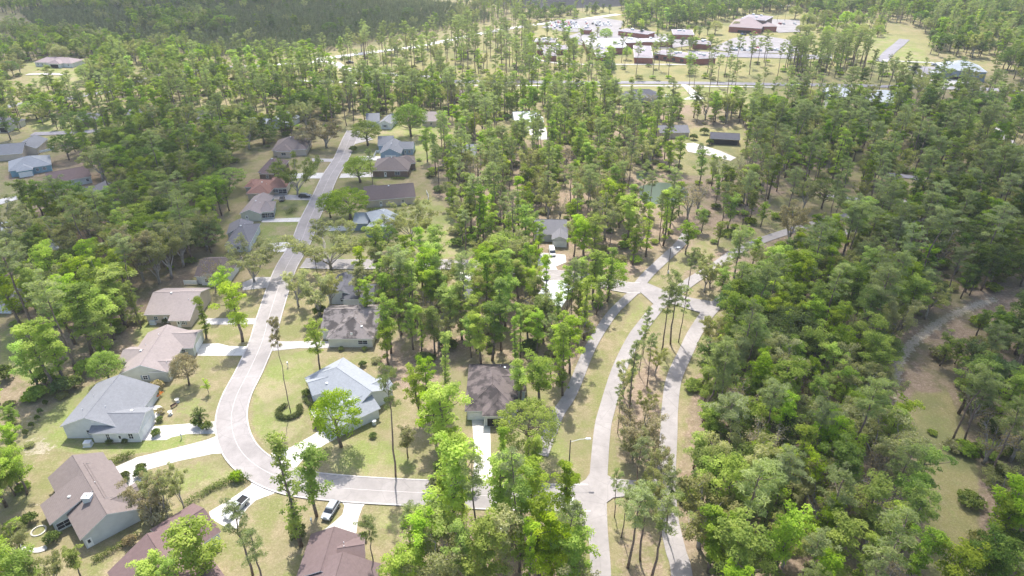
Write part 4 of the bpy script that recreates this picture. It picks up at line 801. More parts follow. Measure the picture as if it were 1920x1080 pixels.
        for i in range({'bud': 7, 'tan': 9, 'elm': 11, 'bare': 8}[kind]):
            az = i * GOLD + U(-.3, .3); sp = U(.35, 1.) ** .7; P = [T[min(3, 1 + i % 3)]]; tgt = Vector((math.cos(az) * w_ * sp, math.sin(az) * w_ * sp, h * (1.0 - .34 * sp * sp) * U(.85, 1)))
            for k in range(1, 6): f = k / 5; q = P[0].lerp(tgt, f); q.z += math.sin(f * 2.6) * h * .05; q += Vector(rng.normal(size=3)) * .22; P.append(q)
            mb.tube(P, list(np.linspace(.17, .03, 6)), 5, cap=False)
            for k in (2, 3, 4, 5):
                for j in range(2 if kind != 'bare' else 3):
                    Q = limb(mb, P[k], az + U(-1.5, 1.5), U(.1, 1.1), U(1.2, 2.6) * (w_ / 5) ** .5, .045, rng, 3, .02, 3); tips.append(Q[-1]); tips.append(Q[-2])
                    if kind in ('bare', 'tan'): 
                        for _ in range(2): limb(mb, Q[2], U(0, 6.28), U(.1, 1.2), U(.6, 1.3), .02, rng, 2, 0, 3)
        tn = U(.2, .8)
        for q in tips: cl.append((q.x, q.y, q.z, U(.6, 1.05) * (1.15 if kind == 'elm' else 1), tn + U(-.35, .35)))
        a = clump_leaves(cl, {'bud': 62, 'tan': 58, 'elm': 66, 'bare': 5}[kind], .17 if kind != 'elm' else .2, rng, .8, .3, .5); bark = 'barkg'
    elif kind == 'bush':
        for i in range(16): az = i * GOLD; s = math.sqrt((i + .5) / 16); cl.append((1.0 * s * math.cos(az), 1.0 * s * math.sin(az), .25 + .75 * math.sqrt(max(0, 1 - s * s * .85)), U(.35, .5), tint()))
        for i in range(5): limb(mb, Vector((0, 0, 0)), i * GOLD, 1.0, .9, .04, rng, 2, 0, 4)
        a = clump_leaves(cl, 60, .13, rng); bark = 'bark'
    elif kind == 'palm':
        mb.tube([(0, 0, 0), (0, 0, 1.2)], [.25, .2], 8); c, nn, s1, s2, tt = [], [], [], [], []
        for i in range(44):
            az = i * GOLD; el = U(.1, 1.2)
            for k in range(9):
                r = .3 + k * .17; d = np.array([math.cos(az) * math.cos(el), math.sin(az) * math.cos(el), math.sin(el)]); p = d * r + np.array([0, 0, 1.1 - .09 * (r * 1.6) ** 2])
                c.append(p); nn.append(np.array([0, 0, 1]) + rng.normal(size=3) * .5); s1.append(.28); s2.append(.06); tt.append(U(0, 1))
        a = (np.array(c), unit(np.array(nn)), np.array(s1), np.array(s2), np.array(tt)); bark = 'bark'
    cen, nrm, s, wd, tt = a
    mat = LM[{'tall': 'lime', 'narrow': 'green', 'mid': 'green', 'round': 'green', 'oak': 'dark', 'pine': 'pine', 'bud': 'bud', 'tan': 'tan', 'elm': 'bud', 'bare': 'tan', 'bush': 'hedge', 'palm': 'hedge'}[kind]]
    return mb.mesh('trunk', M[bark], True), (cen, nrm, s, wd, tt, rng), mat
hash_kind = dict(tall=1, narrow=2, mid=3, round=4, oak=5, pine=6, bud=7, tan=8, elm=9, bare=10, bush=11, palm=12)
HT = dict(tall=16., narrow=19., mid=12., round=10., oak=12., pine=22., bud=14., tan=12., elm=13., bare=12., bush=1.3, palm=2.)
NV = dict(tall=14, narrow=6, mid=9, round=5, oak=6, pine=14, bud=7, tan=3, elm=3, bare=3, bush=4, palm=2)
RAW = {}
def proto(kind, var, col):
    """trunk mesh and crown mesh of a variant with a leaf colour"""
    k = (kind, var)
    if k not in RAW: RAW[k] = build_kind(kind, var + 1)
    tr, arr, mat = RAW[k]; c = (kind, var, col)
    if c not in PAL: PAL[c] = leaves_mesh('crown', *arr[:5], LM[col] if col else mat, np.random.default_rng(var))
    return tr, PAL[c]
# --- planting
TREES = []     # dict(kind, col, x, y, h, w)
def put(kind, px, py, h, wsc=1., col=None, xy=None, fixed=True):
    x, y = xy or G(px, py); TREES.append(dict(kind=kind, col=col, x=x, y=y, h=h, w=wsc, fixed=fixed))
MAN = """tall 600 692 15 .9 lime|round 640 838 15 .72 lime|tall 728 684 12.5 1.2 lime|narrow 565 1024 27 1.0 green|tall 594 968 17 1.1 green|pine 742 893 27 .7|tall 832 862 19 1.25 lime|tall 790 790 15 1 lime
round 207 717 8.5 1.0 lime|tall 265 614 14.5 .9 green|narrow 387 634 12.5 1.5 green|tall 455 640 18 1.25 lime|mid 432 576 12 1.0 lime|elm 477 528 12.5 1.1|oak 396 474 11.5 .95|elm 621 504 14.5 1.3|oak 729 480 11 .75 dark|elm 773 456 13.5 1.0 bud
round 657 412 12 1.4 green|round 676 342 11 1.25 green|round 620 408 9.5 1.0 green|tall 1010 478 12 1.1 lime|tall 1076 480 15 1.1 lime|tall 1094 492 16 1.1 lime|tall 1000 462 13 1. green|pine 1285 562 17 .9|bud 1320 548 11 .9|mid 1350 562 10 1. lime|pine 1272 642 17 .8|mid 1410 500 10 1. lime|pine 1375 520 18 .9|elm 558 366 15 1.0 green|tan 612 277 13 1.5|tan 580 280 11 1.2|round 690 273 12 1.25 green|round 771 256 16 1.1 green|mid 416 404 14.5 1.0 green|mid 430 395 12 .9 green
bud 246 522 18 1.0|bud 270 528 19 .9 tan|bud 300 532 17 1.0|bud 322 522 18 1. |bud 345 500 17 1.1|bud 600 592 13.5 1.2|bud 560 575 12 1.1|bud 622 575 11.5 1.0|bare 405 547 11 .9|tall 690 600 13 1.1 lime|tall 740 565 15 1.1 lime|tall 770 585 16 1.1 lime|tall 810 590 15 1.1 lime|tall 675 575 13 1.1 bud
pine 1240 662 21 .9|pine 1257 645 21.5 1.0|pine 1178 777 21 .75|pine 1213 727 16 .8|narrow 1180 772 17 .6 pine|tan 1192 846 11 1.0|tan 1186 862 8 .9 bud|pine 1190 925 15 1.1|pine 1177 1064 19 1.2|pine 1200 1050 18 1.1|pine 1222 1082 20 1.1|pine 1248 1000 16 .9|bud 1215 960 10 .9|pine 1158 812 13 .7|bud 1168 742 10 .8|pine 1198 702 14 .7|bud 1208 790 9 .8|tan 1220 880 8 .9|round 945 514 14 1. lime|tall 1002 536 14 1. lime|tall 1088 562 14 1. lime|tall 1112 550 13 1. green|tall 905 548 16 1.1 lime|tall 925 560 15 1.1 lime|tall 1062 586 15 1.1 lime|bud 985 560 14 .9|mid 1090 75 9 1. green|mid 1152 98 8 1. lime|mid 1202 70 9 1. dark|mid 1232 74 8 1. green|mid 1332 88 9 1. green|mid 1278 92 9 1.1 dark|mid 1062 86 10 1.2 green|mid 1080 100 9 1.1 green|mid 1100 112 9 1. bud|mid 1180 84 8 .9 lime|mid 1120 70 8 1. bud|pine 1250 118 20 1.|pine 1290 120 19 .9|pine 1165 118 20 .9|pine 1152 970 12 .8|bud 1232 925 11 .8|pine 1165 1008 14 .8|bud 1228 705 9 .8|pine 1205 668 15 .7
elm 1331 540 11 .75 bud|tan 1478 457 14 .95|round 1140 557 12.5 .9 lime|tall 1118 590 13 1. lime|oak 988 848 13 .95 green|mid 1013 762 13 1.25 green|mid 975 755 11 1.0 lime|tall 850 1014 24 1. lime|narrow 835 998 15 1.3 lime|pine 897 1037 25 .8|tall 930 1012 21 1. lime
pine 968 1037 25 .8|tall 1000 988 17 1. lime|narrow 978 965 16 1. lime|narrow 940 908 15 1. lime|tall 1012 1082 19 1. green|mid 1050 1078 15 1. lime|tall 905 1128 19 1.1 lime|tall 945 1100 18 1. bud|tall 1032 1112 18 1. lime|tall 1065 1140 18 1. lime
mid 762 1132 14 1.0 lime|tall 790 1092 17 1.0 lime|mid 812 1060 15 1.1 lime|pine 706 1078 14 .9|pine 474 1078 17 1.2|pine 500 1110 15 1.2|tall 397 1112 18 1.4 lime|mid 300 1130 11 1.1 lime|mid 335 1118 10 .8 lime|mid 20 1110 12 1.1 lime|mid 70 1118 11 1.1 lime|bud 110 1110 9 .9|mid 152 1082 7 .9 lime
bud 45 1055 10 .8|mid 12 950 13 1.1 green|oak 22 905 9 .7 green|mid 28 930 8 .9 lime|bud 287 985 13 .8 tan|bud 316 972 12 .65|bud 345 952 11 .6|bud 298 960 10 .7|round 355 722 9 .75 tan|mid 392 738 4 .8 lime|palm 378 796 4.5 .8|bush 372 800 2.2 .9|bush 390 806 2.2 .9|mid 765 858 8 .9 bud
pine 545 773 26 .4 tan|pine 1072 600 20 .9|pine 1032 700 18 .8|narrow 1055 742 20 1. green|tall 1050 720 17 1. lime|tall 1068 700 17 1.1 lime|round 1312 292 6 .5 dark|pine 700 350 16 .7|round 93 172 9 .9 green|round 118 118 12 1.1 bud|mid 20 262 14 1. dark|mid 100 232 16 1.1 green|oak 155 262 14 1. dark|oak 130 300 12 1. dark|round 210 285 12 1. dark|mid 230 300 9 1. dark
round 1175 112 9 .8 lime|round 1045 250 12 1. green|pine 1145 150 20 1.|round 1140 150 13 .8 dark|round 1135 80 11 1. green|mid 1065 72 9 1.2 lime|mid 1260 90 9 1.2 dark|mid 1295 95 9 1.1 dark|round 1340 64 11 1.1 bud|round 1380 58 8 1.1 bud|round 1490 36 12 1.1 green|round 1512 50 12 1.2 bud|round 1548 46 13 1.1 bud|round 1585 50 13 1.1 lime"""
for s_ in MAN.replace('\n', '|').split('|'):
    q = s_.split()
    if len(q) >= 5: put(q[0], float(q[1]), float(q[2]), float(q[3]), float(q[4]), q[5] if len(q) > 5 else None)
# occupancy raster of what trees keep off
OX0, OY0, ON, OM = -420, 40, 880, 860
occ = np.zeros((OM, ON), bool); oxs, oys = np.meshgrid(OX0 + np.arange(ON) + .5, OY0 + np.arange(OM) + .5)
def mark_poly(p, grow=0.):
    P = np.array(p); c = P.mean(0); P = c + (P - c) * (1 + grow / max(3, np.linalg.norm(P - c, axis=1).mean())); x0, x1, y0, y1 = P[:, 0].min() - 2, P[:, 0].max() + 2, P[:, 1].min() - 2, P[:, 1].max() + 2
    i0, i1, j0, j1 = [int(max(0, v)) for v in (x0 - OX0, x1 - OX0 + 1, y0 - OY0, y1 - OY0 + 1)]
    if i1 <= i0 or j1 <= j0: return
    occ[j0:j1, i0:i1] |= pip(oxs[j0:j1, i0:i1], oys[j0:j1, i0:i1], [tuple(q) for q in P])
def mark_disc(x, y, r):
    i0, i1, j0, j1 = int(max(0, x - r - OX0)), int(max(0, x + r - OX0 + 1)), int(max(0, y - r - OY0)), int(max(0, y + r - OY0 + 1)); occ[j0:j1, i0:i1] |= (oxs[j0:j1, i0:i1] - x) ** 2 + (oys[j0:j1, i0:i1] - y) ** 2 < r * r
for P_, hw in HARD:
    for a, b in zip(P_[:-1], P_[1:]):
        n = max(1, int((b - a).length / 2))
        for k in range(n): c = a.lerp(b, k / n); mark_disc(c.x, c.y, hw + 1.3)
for p in POLYS: mark_poly(p, 1.0)
for p in FOOT: mark_poly(p, 1.5)
CLEAR = [  # open lawns and clearings nobody planted (ground pixels)
    [(40, 760), (150, 735), (230, 700), (320, 710), (470, 640), (640, 650), (790, 690), (800, 900), (1000, 905), (1040, 880), (1110, 900), (1110, 960), (660, 1000), (480, 1010), (60, 1040), (60, 880)],
    [(220, 640), (270, 590), (460, 600), (480, 640), (400, 680), (330, 700)], [(1105, 900), (1120, 760), (1180, 640), (1165, 585), (1200, 545), (1330, 570), (1320, 620), (1280, 700), (1262, 900), (1290, 1200), (1110, 1200)],
    [(1000, 860), (1040, 780), (1060, 770), (1110, 800), (1105, 900), (1000, 905)],
    [(480, 545), (560, 430), (640, 300), (660, 250), (840, 225), (850, 260), (790, 300), (800, 370), (850, 430), (860, 505), (600, 520)], [(440, 470), (500, 380), (600, 310), (640, 290), (560, 440), (530, 520), (460, 540)],
    [(1680, 650), (1780, 585), (1860, 540), (1920, 535), (1860, 595), (1770, 650), (1750, 690), (1810, 780), (1850, 880), (1860, 1130), (1738, 1130), (1714, 900), (1690, 800), (1672, 720)],
    [(50, 165), (60, 116), (140, 118), (170, 140), (130, 170)], [(60, 275), (80, 215), (160, 225), (130, 285)], [(500, 118), (700, 90), (900, 56), (1100, 25), (1700, 20), (1740, 110), (1700, 160), (1560, 200), (1200, 195), (1160, 165), (850, 160), (620, 160), (480, 165)],
    [(1245, 240), (1400, 232), (1400, 285), (1370, 345), (1290, 330), (1260, 300)], [(1300, 600), (1330, 560), (1430, 500), (1500, 460), (1530, 420), (1440, 440), (1340, 470), (1270, 530)], [(930, 225), (1020, 225), (1030, 260), (940, 265)],
    [(-40, 250), (100, 250), (110, 300), (185, 335), (205, 400), (165, 405), (110, 385), (0, 415), (-40, 420)], [(0, 640), (80, 610), (110, 690), (60, 740), (0, 700)], [(1185, 325), (1310, 330), (1310, 395), (1190, 395)], [(355, 545), (480, 520), (470, 600), (380, 600)], [(1600, 330), (1700, 325), (1860, 360), (1860, 385), (1700, 350)]]
clr = [[G(*p) for p in q] for q in CLEAR]; clear = np.zeros_like(occ)
for q in clr: clear |= pip(oxs, oys, q)
for t in TREES:
    if t['kind'] not in ('bush', 'palm'): mark_disc(t['x'], t['y'], 2.3)
rr = random.Random(11)
def woods(poly, spacing, mix, hs=1.0, seed=0, ignore_clear=False, jit=.45, wsc=1.0):
    rr = random.Random(seed * 31 + 7); P = [G(*p) for p in poly]; x0, x1 = min(p[0] for p in P), max(p[0] for p in P); y0, y1 = min(p[1] for p in P), max(p[1] for p in P)
    kinds = [m[0] for m in mix]; wt = [m[1] for m in mix]; j = 0; y = y0; n = 0
    while y < y1:
        x = x0 + (spacing / 2 if j % 2 else 0)
        while x < x1:
            X, Y = x + rr.uniform(-1, 1) * spacing * jit, y + rr.uniform(-1, 1) * spacing * jit; kc = rr.choices(kinds, wt)[0]; hh = rr.uniform(.72, 1.18) * hs; ww = rr.uniform(.85, 1.15) * wsc; x += spacing
            i_, j_ = int(X - OX0), int(Y - OY0)
            if not (0 <= i_ < ON and 0 <= j_ < OM) or occ[j_, i_] or (clear[j_, i_] and not ignore_clear): continue
            if not pip(np.array([[X]]), np.array([[Y]]), P)[0, 0]: continue
            k, c = (kc.split(':') + [None])[:2]; put(k, 0, 0, HT[k] * hh * (1.05 if k == 'mid' else 1), ww * hh, c, (X, Y), False); mark_disc(X, Y, 1.6 if k in ('pine', 'narrow') else 2.0); n += 1
        y += spacing * .87; j += 1
    return n
RW = [('tall:lime', 16), ('tall:green', 26), ('mid:lime', 12), ('mid:green', 12), ('pine', 26), ('oak:dark', 5), ('bud', 13), ('bare', 5), ('narrow:green', 5)]
RWD = [('tall:green', 26), ('mid:dark', 12), ('pine', 34), ('oak:dark', 12), ('bud', 8), ('tall:dark', 14), ('mid:green', 14), ('bare', 4)]
CW = [('tall:lime', 34), ('tall:green', 14), ('narrow:lime', 12), ('narrow:green', 10), ('pine', 22), ('bud', 12), ('bare', 3), ('mid:lime', 6)]
MW = [('tall:lime', 18), ('pine', 38), ('tall:green', 16), ('bud', 12), ('narrow:lime', 8), ('mid:green', 8), ('bare', 6)]
LW = [('tall:green', 22), ('mid:green', 18), ('oak:green', 12), ('oak:dark', 6), ('bud', 18), ('pine', 10), ('tall:lime', 12), ('mid:dark', 6)]
woods([(1325, 1230), (1296, 900), (1298, 720), (1340, 600), (1400, 545), (1475, 495), (1560, 450), (1680, 425), (1700, 620), (1655, 700), (1655, 800), (1682, 900), (1708, 1000), (1700, 1230)], 5.5, RW, 1, 1, wsc=1.12)
woods([(1745, 1230), (1745, 1130), (1820, 1120), (1822, 1020), (1798, 880), (1768, 780), (1755, 715), (1800, 690), (1860, 650), (1930, 615), (2050, 520), (2100, 1230)], 6.4, RWD, .95, 2, True, wsc=1.15)
woods([(1742, 700), (1772, 655), (1850, 612), (1930, 588), (1930, 640), (1800, 700)], 6.5, [('mid:green', 40), ('mid:dark', 30), ('bud', 20), ('bare', 10)], .6, 201, True)
woods([(1700, 620), (1680, 425), (1800, 380), (2000, 380), (2000, 545), (1860, 560)], 6.8, RWD, 1, 3, wsc=1.2)
woods([(740, 700), (800, 690), (870, 692), (1000, 690), (1070, 745), (1120, 640), (1150, 585), (1165, 545), (1060, 530), (900, 512), (760, 512), (640, 530), (640, 600), (720, 640)], 6.3, CW, 1, 4, wsc=1.12)
woods([(760, 960), (1050, 965), (1085, 1000), (1105, 1060), (1110, 1250), (760, 1250)], 9.5, [('tall:lime', 40), ('narrow:lime', 25), ('pine', 20), ('bud', 12), ('mid:lime', 8)], 1.0, 5, wsc=.9)
woods([(790, 900), (800, 700), (870, 700), (880, 900)], 8.0, [('tall:lime', 40), ('mid:lime', 20), ('narrow:lime', 20)], .9, 51, True)
woods([(925, 908), (930, 872), (1000, 862), (1030, 880), (1000, 910)], 7.0, [('tall:lime', 40), ('mid:lime', 40)], .85, 52, True)
woods([(800, 300), (870, 470), (1000, 400), (1170, 520), (1250, 470), (1300, 420), (1420, 385), (1560, 360), (1620, 300), (1560, 240), (1400, 220), (1100, 215), (880, 210), (800, 240)], 7.8, MW, 1, 6)
woods([(850, 430), (1000, 420), (1170, 520), (1060, 510), (870, 492)], 7.2, CW, 1, 61)
woods([(1450, 400), (1560, 360), (1640, 300), (2000, 290), (2000, 420), (1800, 420), (1680, 420), (1560, 400)], 7.5, [('pine', 34), ('bud', 20), ('tall:green', 20), ('mid:green', 12), ('oak:dark', 6)], 1, 7)
woods([(1420, 290), (1400, 215), (1560, 205), (1700, 200), (2000, 200), (2000, 300), (1640, 310)], 9, RWD, 1, 8, wsc=1.25)
woods([(1250, 585), (1330, 500), (1440, 450), (1560, 410), (1660, 420), (1480, 480), (1340, 570)], 15, [('pine', 50), ('mid:green', 20), ('bud', 20)], .9, 81, True)
woods([(1230, 520), (1290, 440), (1440, 395), (1520, 415), (1380, 465), (1260, 545)], 9, [('pine', 50), ('mid:green', 25), ('tan', 12), ('mid:lime', 20)], .9, 82, True)
woods([(100, 320), (200, 300), (440, 290), (440, 340), (420, 400), (420, 470), (350, 520), (240, 535), (0, 545), (0, 420), (100, 400)], 7.6, LW, .95, 9, wsc=1.25)
woods([(0, 555), (230, 535), (270, 580), (200, 690), (130, 740), (60, 740), (0, 600)], 6.4, [('tall:lime', 50), ('mid:lime', 20), ('tall:green', 20), ('bud', 12), ('pine', 8)], 1.12, 10, wsc=1.25)
woods([(0, 740), (60, 745), (130, 740), (60, 800), (0, 820)], 9, [('mid:green', 20), ('bud', 12), ('mid:lime', 30)], .6, 101)
woods([(-40, 830), (40, 830), (50, 900), (60, 1010), (40, 1080), (140, 1075), (190, 1060), (260, 1080), (200, 1180), (-60, 1180)], 6.5, [('mid:lime', 50), ('bud', 20), ('mid:green', 20)], .75, 102, True)
woods([(0, 270), (100, 235), (260, 230), (480, 230), (560, 240), (560, 262), (470, 280), (440, 300), (200, 305), (100, 290)], 8.4, LW, .9, 12, wsc=1.25)
woods([(0, 215), (240, 175), (420, 165), (640, 170), (850, 172), (860, 205), (640, 240), (480, 240), (250, 225), (0, 235)], 8.6, [('tall:green', 26), ('pine', 30), ('tall:lime', 14), ('bud', 10), ('oak:dark', 10), ('mid:green', 10)], .95, 13)
woods([(640, 175), (1150, 175), (1160, 225), (900, 225), (800, 240), (720, 215), (640, 210)], 8.6, MW, 1, 14, True)
woods([(440, 130), (620, 125), (640, 165), (440, 165)], 8.5, [('tall:lime', 40), ('narrow:lime', 20), ('pine', 20), ('tall:green', 10)], 1, 15, True)
woods([(640, 165), (640, 100), (800, 80), (1000, 60), (1000, 150), (860, 165)], 13, [('pine', 70), ('tall:lime', 15), ('bud', 15)], 1.05, 16, True)
woods([(960, 170), (985, 98), (1040, 112), (1110, 110), (1150, 122), (1150, 170)], 10, [('pine', 60), ('tall:green', 20), ('tall:lime', 20)], .95, 17, True)
woods([(1150, 150), (1160, 125), (1340, 125), (1420, 115), (1520, 110), (1560, 195), (1340, 200)], 17, [('pine', 90), ('mid:green', 8)], .95, 18, True)
woods([(1460, 140), (1480, 108), (1620, 106), (1640, 135), (1560, 150)], 7.5, [('pine', 88), ('tall:green', 12)], .95, 19, True)
woods([(1290, 235), (1420, 200), (1460, 225), (1420, 240)], 9, LW, .8, 191, True)
woods([(1540, 215), (1640, 140), (1720, 150), (1960, 180), (1960, 215), (1720, 215)], 13, [('pine', 60), ('bud', 20), ('mid:dark', 20)], .9, 20, True)
woods([(0, 190), (60, 110), (-40, 110), (-60, 200)], 9, LW, .9, 21); woods([(130, 160), (200, 120), (330, 120), (430, 130), (430, 160), (240, 170)], 8.5, LW, .9, 22)
woods([(1140, 60), (1180, 20), (1350, 20), (1420, 28), (1330, 50), (1240, 56)], 10, [('tall:green', 30), ('tall:lime', 30), ('oak:dark', 20), ('pine', 20)], 1.05, 23, True)
woods([(950, 45), (970, 20), (1150, 22), (1130, 32), (1010, 42)], 11, [('mid:dark', 40), ('oak:dark', 20), ('pine', 20), ('mid:green', 20)], .7, 24, True)
# ---- far woods beyond, as masses
FAR = []
def far(poly, spacing, mix, hs, seed): 
    rr = random.Random(seed); P = [G(*p) if len(p) == 2 else p[:2] for p in poly]; xs_, ys_ = [p[0] for p in P], [p[1] for p in P]; y = min(ys_); k_ = [m[0] for m in mix]; w_ = [m[1] for m in mix]; pts = []
    while y < max(ys_):
        x = min(xs_)
        while x < max(xs_): pts.append((x + rr.uniform(-.5, .5) * spacing, y + rr.uniform(-.5, .5) * spacing)); x += spacing
        y += spacing * .9
    A = np.array(pts); m = pip(A[:, 0], A[:, 1], P)
    for X, Y in A[m]:
        i_, j_ = int(X - OX0), int(Y - OY0)
        if 0 <= i_ < ON and 0 <= j_ < OM and (occ[j_, i_]): continue
        k, c = (rr.choices(k_, w_)[0].split(':') + [None])[:2]; FAR.append((k, c, X, Y, HT[k] * hs * rr.uniform(.7, 1.15), hs))
woods([(-60, 118), (60, 100), (230, 92), (240, 128), (150, 116), (60, 114)], 8.5, LW, .9, 31, True, wsc=1.2)
woods([(-20, 250), (-20, 200), (120, 190), (130, 240), (60, 258)], 11, LW, .85, 32, True, wsc=1.2)
woods([(1480, 62), (1500, 34), (1640, 42), (1690, 60), (1640, 76), (1560, 78)], 13, [('round:bud', 20), ('round:lime', 15), ('mid:green', 30), ('tall:lime', 20), ('pine', 15)], .9, 33, True)
woods([(1180, 100), (1330, 96), (1330, 60), (1180, 50), (1050, 56), (1010, 76), (1060, 96)], 17, [('mid:green', 40), ('mid:lime', 20), ('pine', 20), ('mid:dark', 20)], .75, 34, True)
W = 900.
far([(1500, 22), (1420, 28), (1340, 22), (1240, 22), (1160, 24), (1180, -4), (300, 1100, 0), (1500, 1100, 0), (1000, 400, 0), (1960, 205), (1860, 112), (1740, 105), (1720, 50), (1600, 30), (1560, 40)], 9.5, [('tall:green', 30), ('tall:lime', 16), ('oak:dark', 14), ('mid:dark', 12), ('bud', 12), ('pine', 16)], 1.15, 1)
far([(-60, 200), (-40, 60), (60, 95), (60, 108), (130, 105), (180, 92), (220, 80), (0, 60), (-500, 560, 0)], 9, LW, .95, 2)
far([(225, 122), (180, 85), (320, 92), (430, 110), (430, 128), (330, 125)], 9, LW, .9, 3)
far([(240, 40), (400, 35), (430, 60), (330, 75), (240, 60)], 9, LW, .95, 4); far([(860, 52), (940, 38), (1010, 30), (960, 2), (860, -4)], 11, [('pine', 50), ('bud', 25), ('mid:green', 25)], .9, 6); far([(300, 90), (620, 92), (850, 45), (700, 5), (200, 5), (60, 50)], 30, [('mid:dark', 30), ('bud', 20), ('mid:green', 30), ('oak:dark', 20)], .85, 7); far([(0, 30), (-100, 0), (600, -4), (620, 12), (300, 20)], 10, LW, 1., 5)
# ---------------------------------------------------------------- plant the single trees: trunk + crown each
CAT = dict(tall='leafy tree', narrow='leafy tree', mid='leafy tree', round='round tree', oak='oak tree', pine='pine tree', bud='budding tree', tan='budding tree', elm='budding tree', bare='bare tree', bush='bush', palm='palm')
NAME = dict(tall='broadleaf_tree', narrow='broadleaf_tree', mid='broadleaf_tree', round='round_crowned_tree', oak='oak_tree', pine='pine_tree', bud='budding_tree', tan='budding_tree', elm='budding_tree', bare='bare_tree', bush='bush', palm='palm')
GRP = {'leafy tree': 'broadleaf trees of the woods and gardens', 'round tree': 'round crowned trees', 'oak tree': 'dark evergreen oaks', 'pine tree': 'tall pines', 'budding tree': 'pale budding trees', 'bare tree': 'almost bare trees', 'bush': 'garden bushes', 'palm': 'small palms'}
LAND = [('pickup truck', 444, 957), ('bottom left chimney house', 170, 960), ('blue grey shingled house', 200, 790), ('beige gabled house', 300, 690), ('tan brick ranch house', 330, 600), ('black stained roof', 655, 650), ('light blue roofed house', 650, 770), ('dark hip roofed house', 920, 770),
 ('red brown roofed house', 300, 1030), ('mauve roofed house', 640, 1050), ('stop line', 1072, 950), ('corner street lamp', 1066, 890), ('parkway junction', 1250, 570), ('sand track', 1740, 620), ('grassy forest clearing', 1770, 900), ('spreading corner elm', 621, 504), ('corner brown house', 390, 525),
 ('slate grey house', 445, 460), ('cream gabled house', 470, 410), ('terracotta roofed house', 490, 364), ('tan wide house tree', 612, 277), ('long dark brown roof', 735, 375), ('brick hip roofed house', 730, 325), ('stacked gable blue house', 735, 290), ('white metal roof in pines', 990, 228),
 ('white parked van', 1036, 476), ('white roofed house', 1030, 572), ('hidden pond', 1245, 365), ('sunny clearing cabin', 1358, 262), ('dark bungalow', 1210, 187), ('school square block', 1205, 108), ('school right wing end', 1340, 112), ('gatehouse car park', 1098, 55), ('sports hall', 1405, 52),
 ('clinic', 1800, 135), ('pointed office', 1590, 185), ('right edge lane', 1900, 280), ('far right woods lane', 1750, 340), ('white ranch house', 97, 118), ('teal walled house', 55, 318), ('stepped gable house', 155, 375), ('pale metal far house', 518, 232), ('tan budding tree', 1478, 457),
 ('parkway fork bend', 1560, 440), ('shaded side lane', 1050, 770), ('bottom parkway lanes', 1200, 1070), ('long white fence', 560, 157), ('curving far road', 780, 88), ('flared driveway', 655, 950), ('far left road bend', 270, 150), ('lower right corner', 1850, 1060), ('right woods middle', 1480, 760), ('right woods heart', 1600, 900),
 ('right woods near parkway', 1380, 900), ('upper right woods', 1720, 470), ('left woods heart', 200, 450), ('left lime grove', 110, 640), ('middle woods', 1000, 330), ('centre grove', 920, 620), ('east pine slope', 1480, 300)]
LXY = np.array([G(a, b) for _, a, b in LAND]); ORD = ['nearest', 'second nearest', 'third nearest', 'fourth nearest', 'fifth nearest', 'sixth nearest', 'seventh nearest', 'eighth nearest', 'ninth nearest', 'tenth nearest'] + [f'{i}th nearest' for i in range(11, 200)]
COLW = {'lime': 'lime green', 'green': 'mid green', 'dark': 'dark green', 'bud': 'olive tinged', 'tan': 'tan', 'pine': 'grey green', None: ''}
def describe(t):
    k, c = t['kind'], t['col']; h = t['h']
    d = {'tall': 'leafy tree', 'narrow': 'slim leafy tree', 'mid': 'low leafy tree', 'round': 'round tree', 'oak': 'bushy evergreen oak', 'pine': 'pine', 'bud': 'budding pale tree', 'tan': 'tan budding tree', 'elm': 'spreading budding tree', 'bare': 'bare twiggy tree', 'bush': 'garden bush', 'palm': 'low palm'}[k]
    sz = 'tall ' if h > HT[k] * 1.02 and k in ('tall', 'pine', 'bud') else ''
    return (sz + (COLW[c] + ' ' if c and k not in ('tan',) else '') + d).strip()
vis = []
for t in TREES:
    b = PX(t['x'], t['y'], 0); tp = PX(t['x'], t['y'], t['h']); t['d'] = math.hypot(t['x'], t['y'])
    if -60 < b[0] < 1980 and tp[1] < 1085 and b[1] > -10: vis.append(t)
LIM = {}
vis.sort(key=lambda t: (not t['fixed'], t['d']))
caps = {'leafy tree': 295, 'pine tree': 290, 'budding tree': 200, 'oak tree': 150, 'round tree': 100, 'bare tree': 80, 'bush': 100, 'palm': 10}; single = []
for t in vis:
    c = CAT[t['kind']]; LIM[c] = LIM.get(c, 0) + 1
    if LIM[c] <= caps[c]: single.append(t)
    else: FAR.append((t['kind'], t['col'], t['x'], t['y'], t['h'], t['w']))
keys = {}
for t in single:
    d2 = ((LXY - np.array([t['x'], t['y']])) ** 2).sum(1); i = int(d2.argmin()); dx, dy = t['x'] - LXY[i, 0], t['y'] - LXY[i, 1]
    rel = ('behind' if dy > 0 else 'in front of') if abs(dy) > abs(dx) else ('right of' if dx > 0 else 'left of'); t['key'] = (describe(t), rel, LAND[i][0]); t['ld'] = d2[i]; keys.setdefault(t['key'], []).append(t)
for k, L in keys.items():
    L.sort(key=lambda t: t['ld'])
    for i, t in enumerate(L): t['label'] = f"{k[0]}, " + (ORD[i] + ' ' if len(L) > 1 else '') + f"{k[1]} the {k[2]}"
rt = random.Random(3)
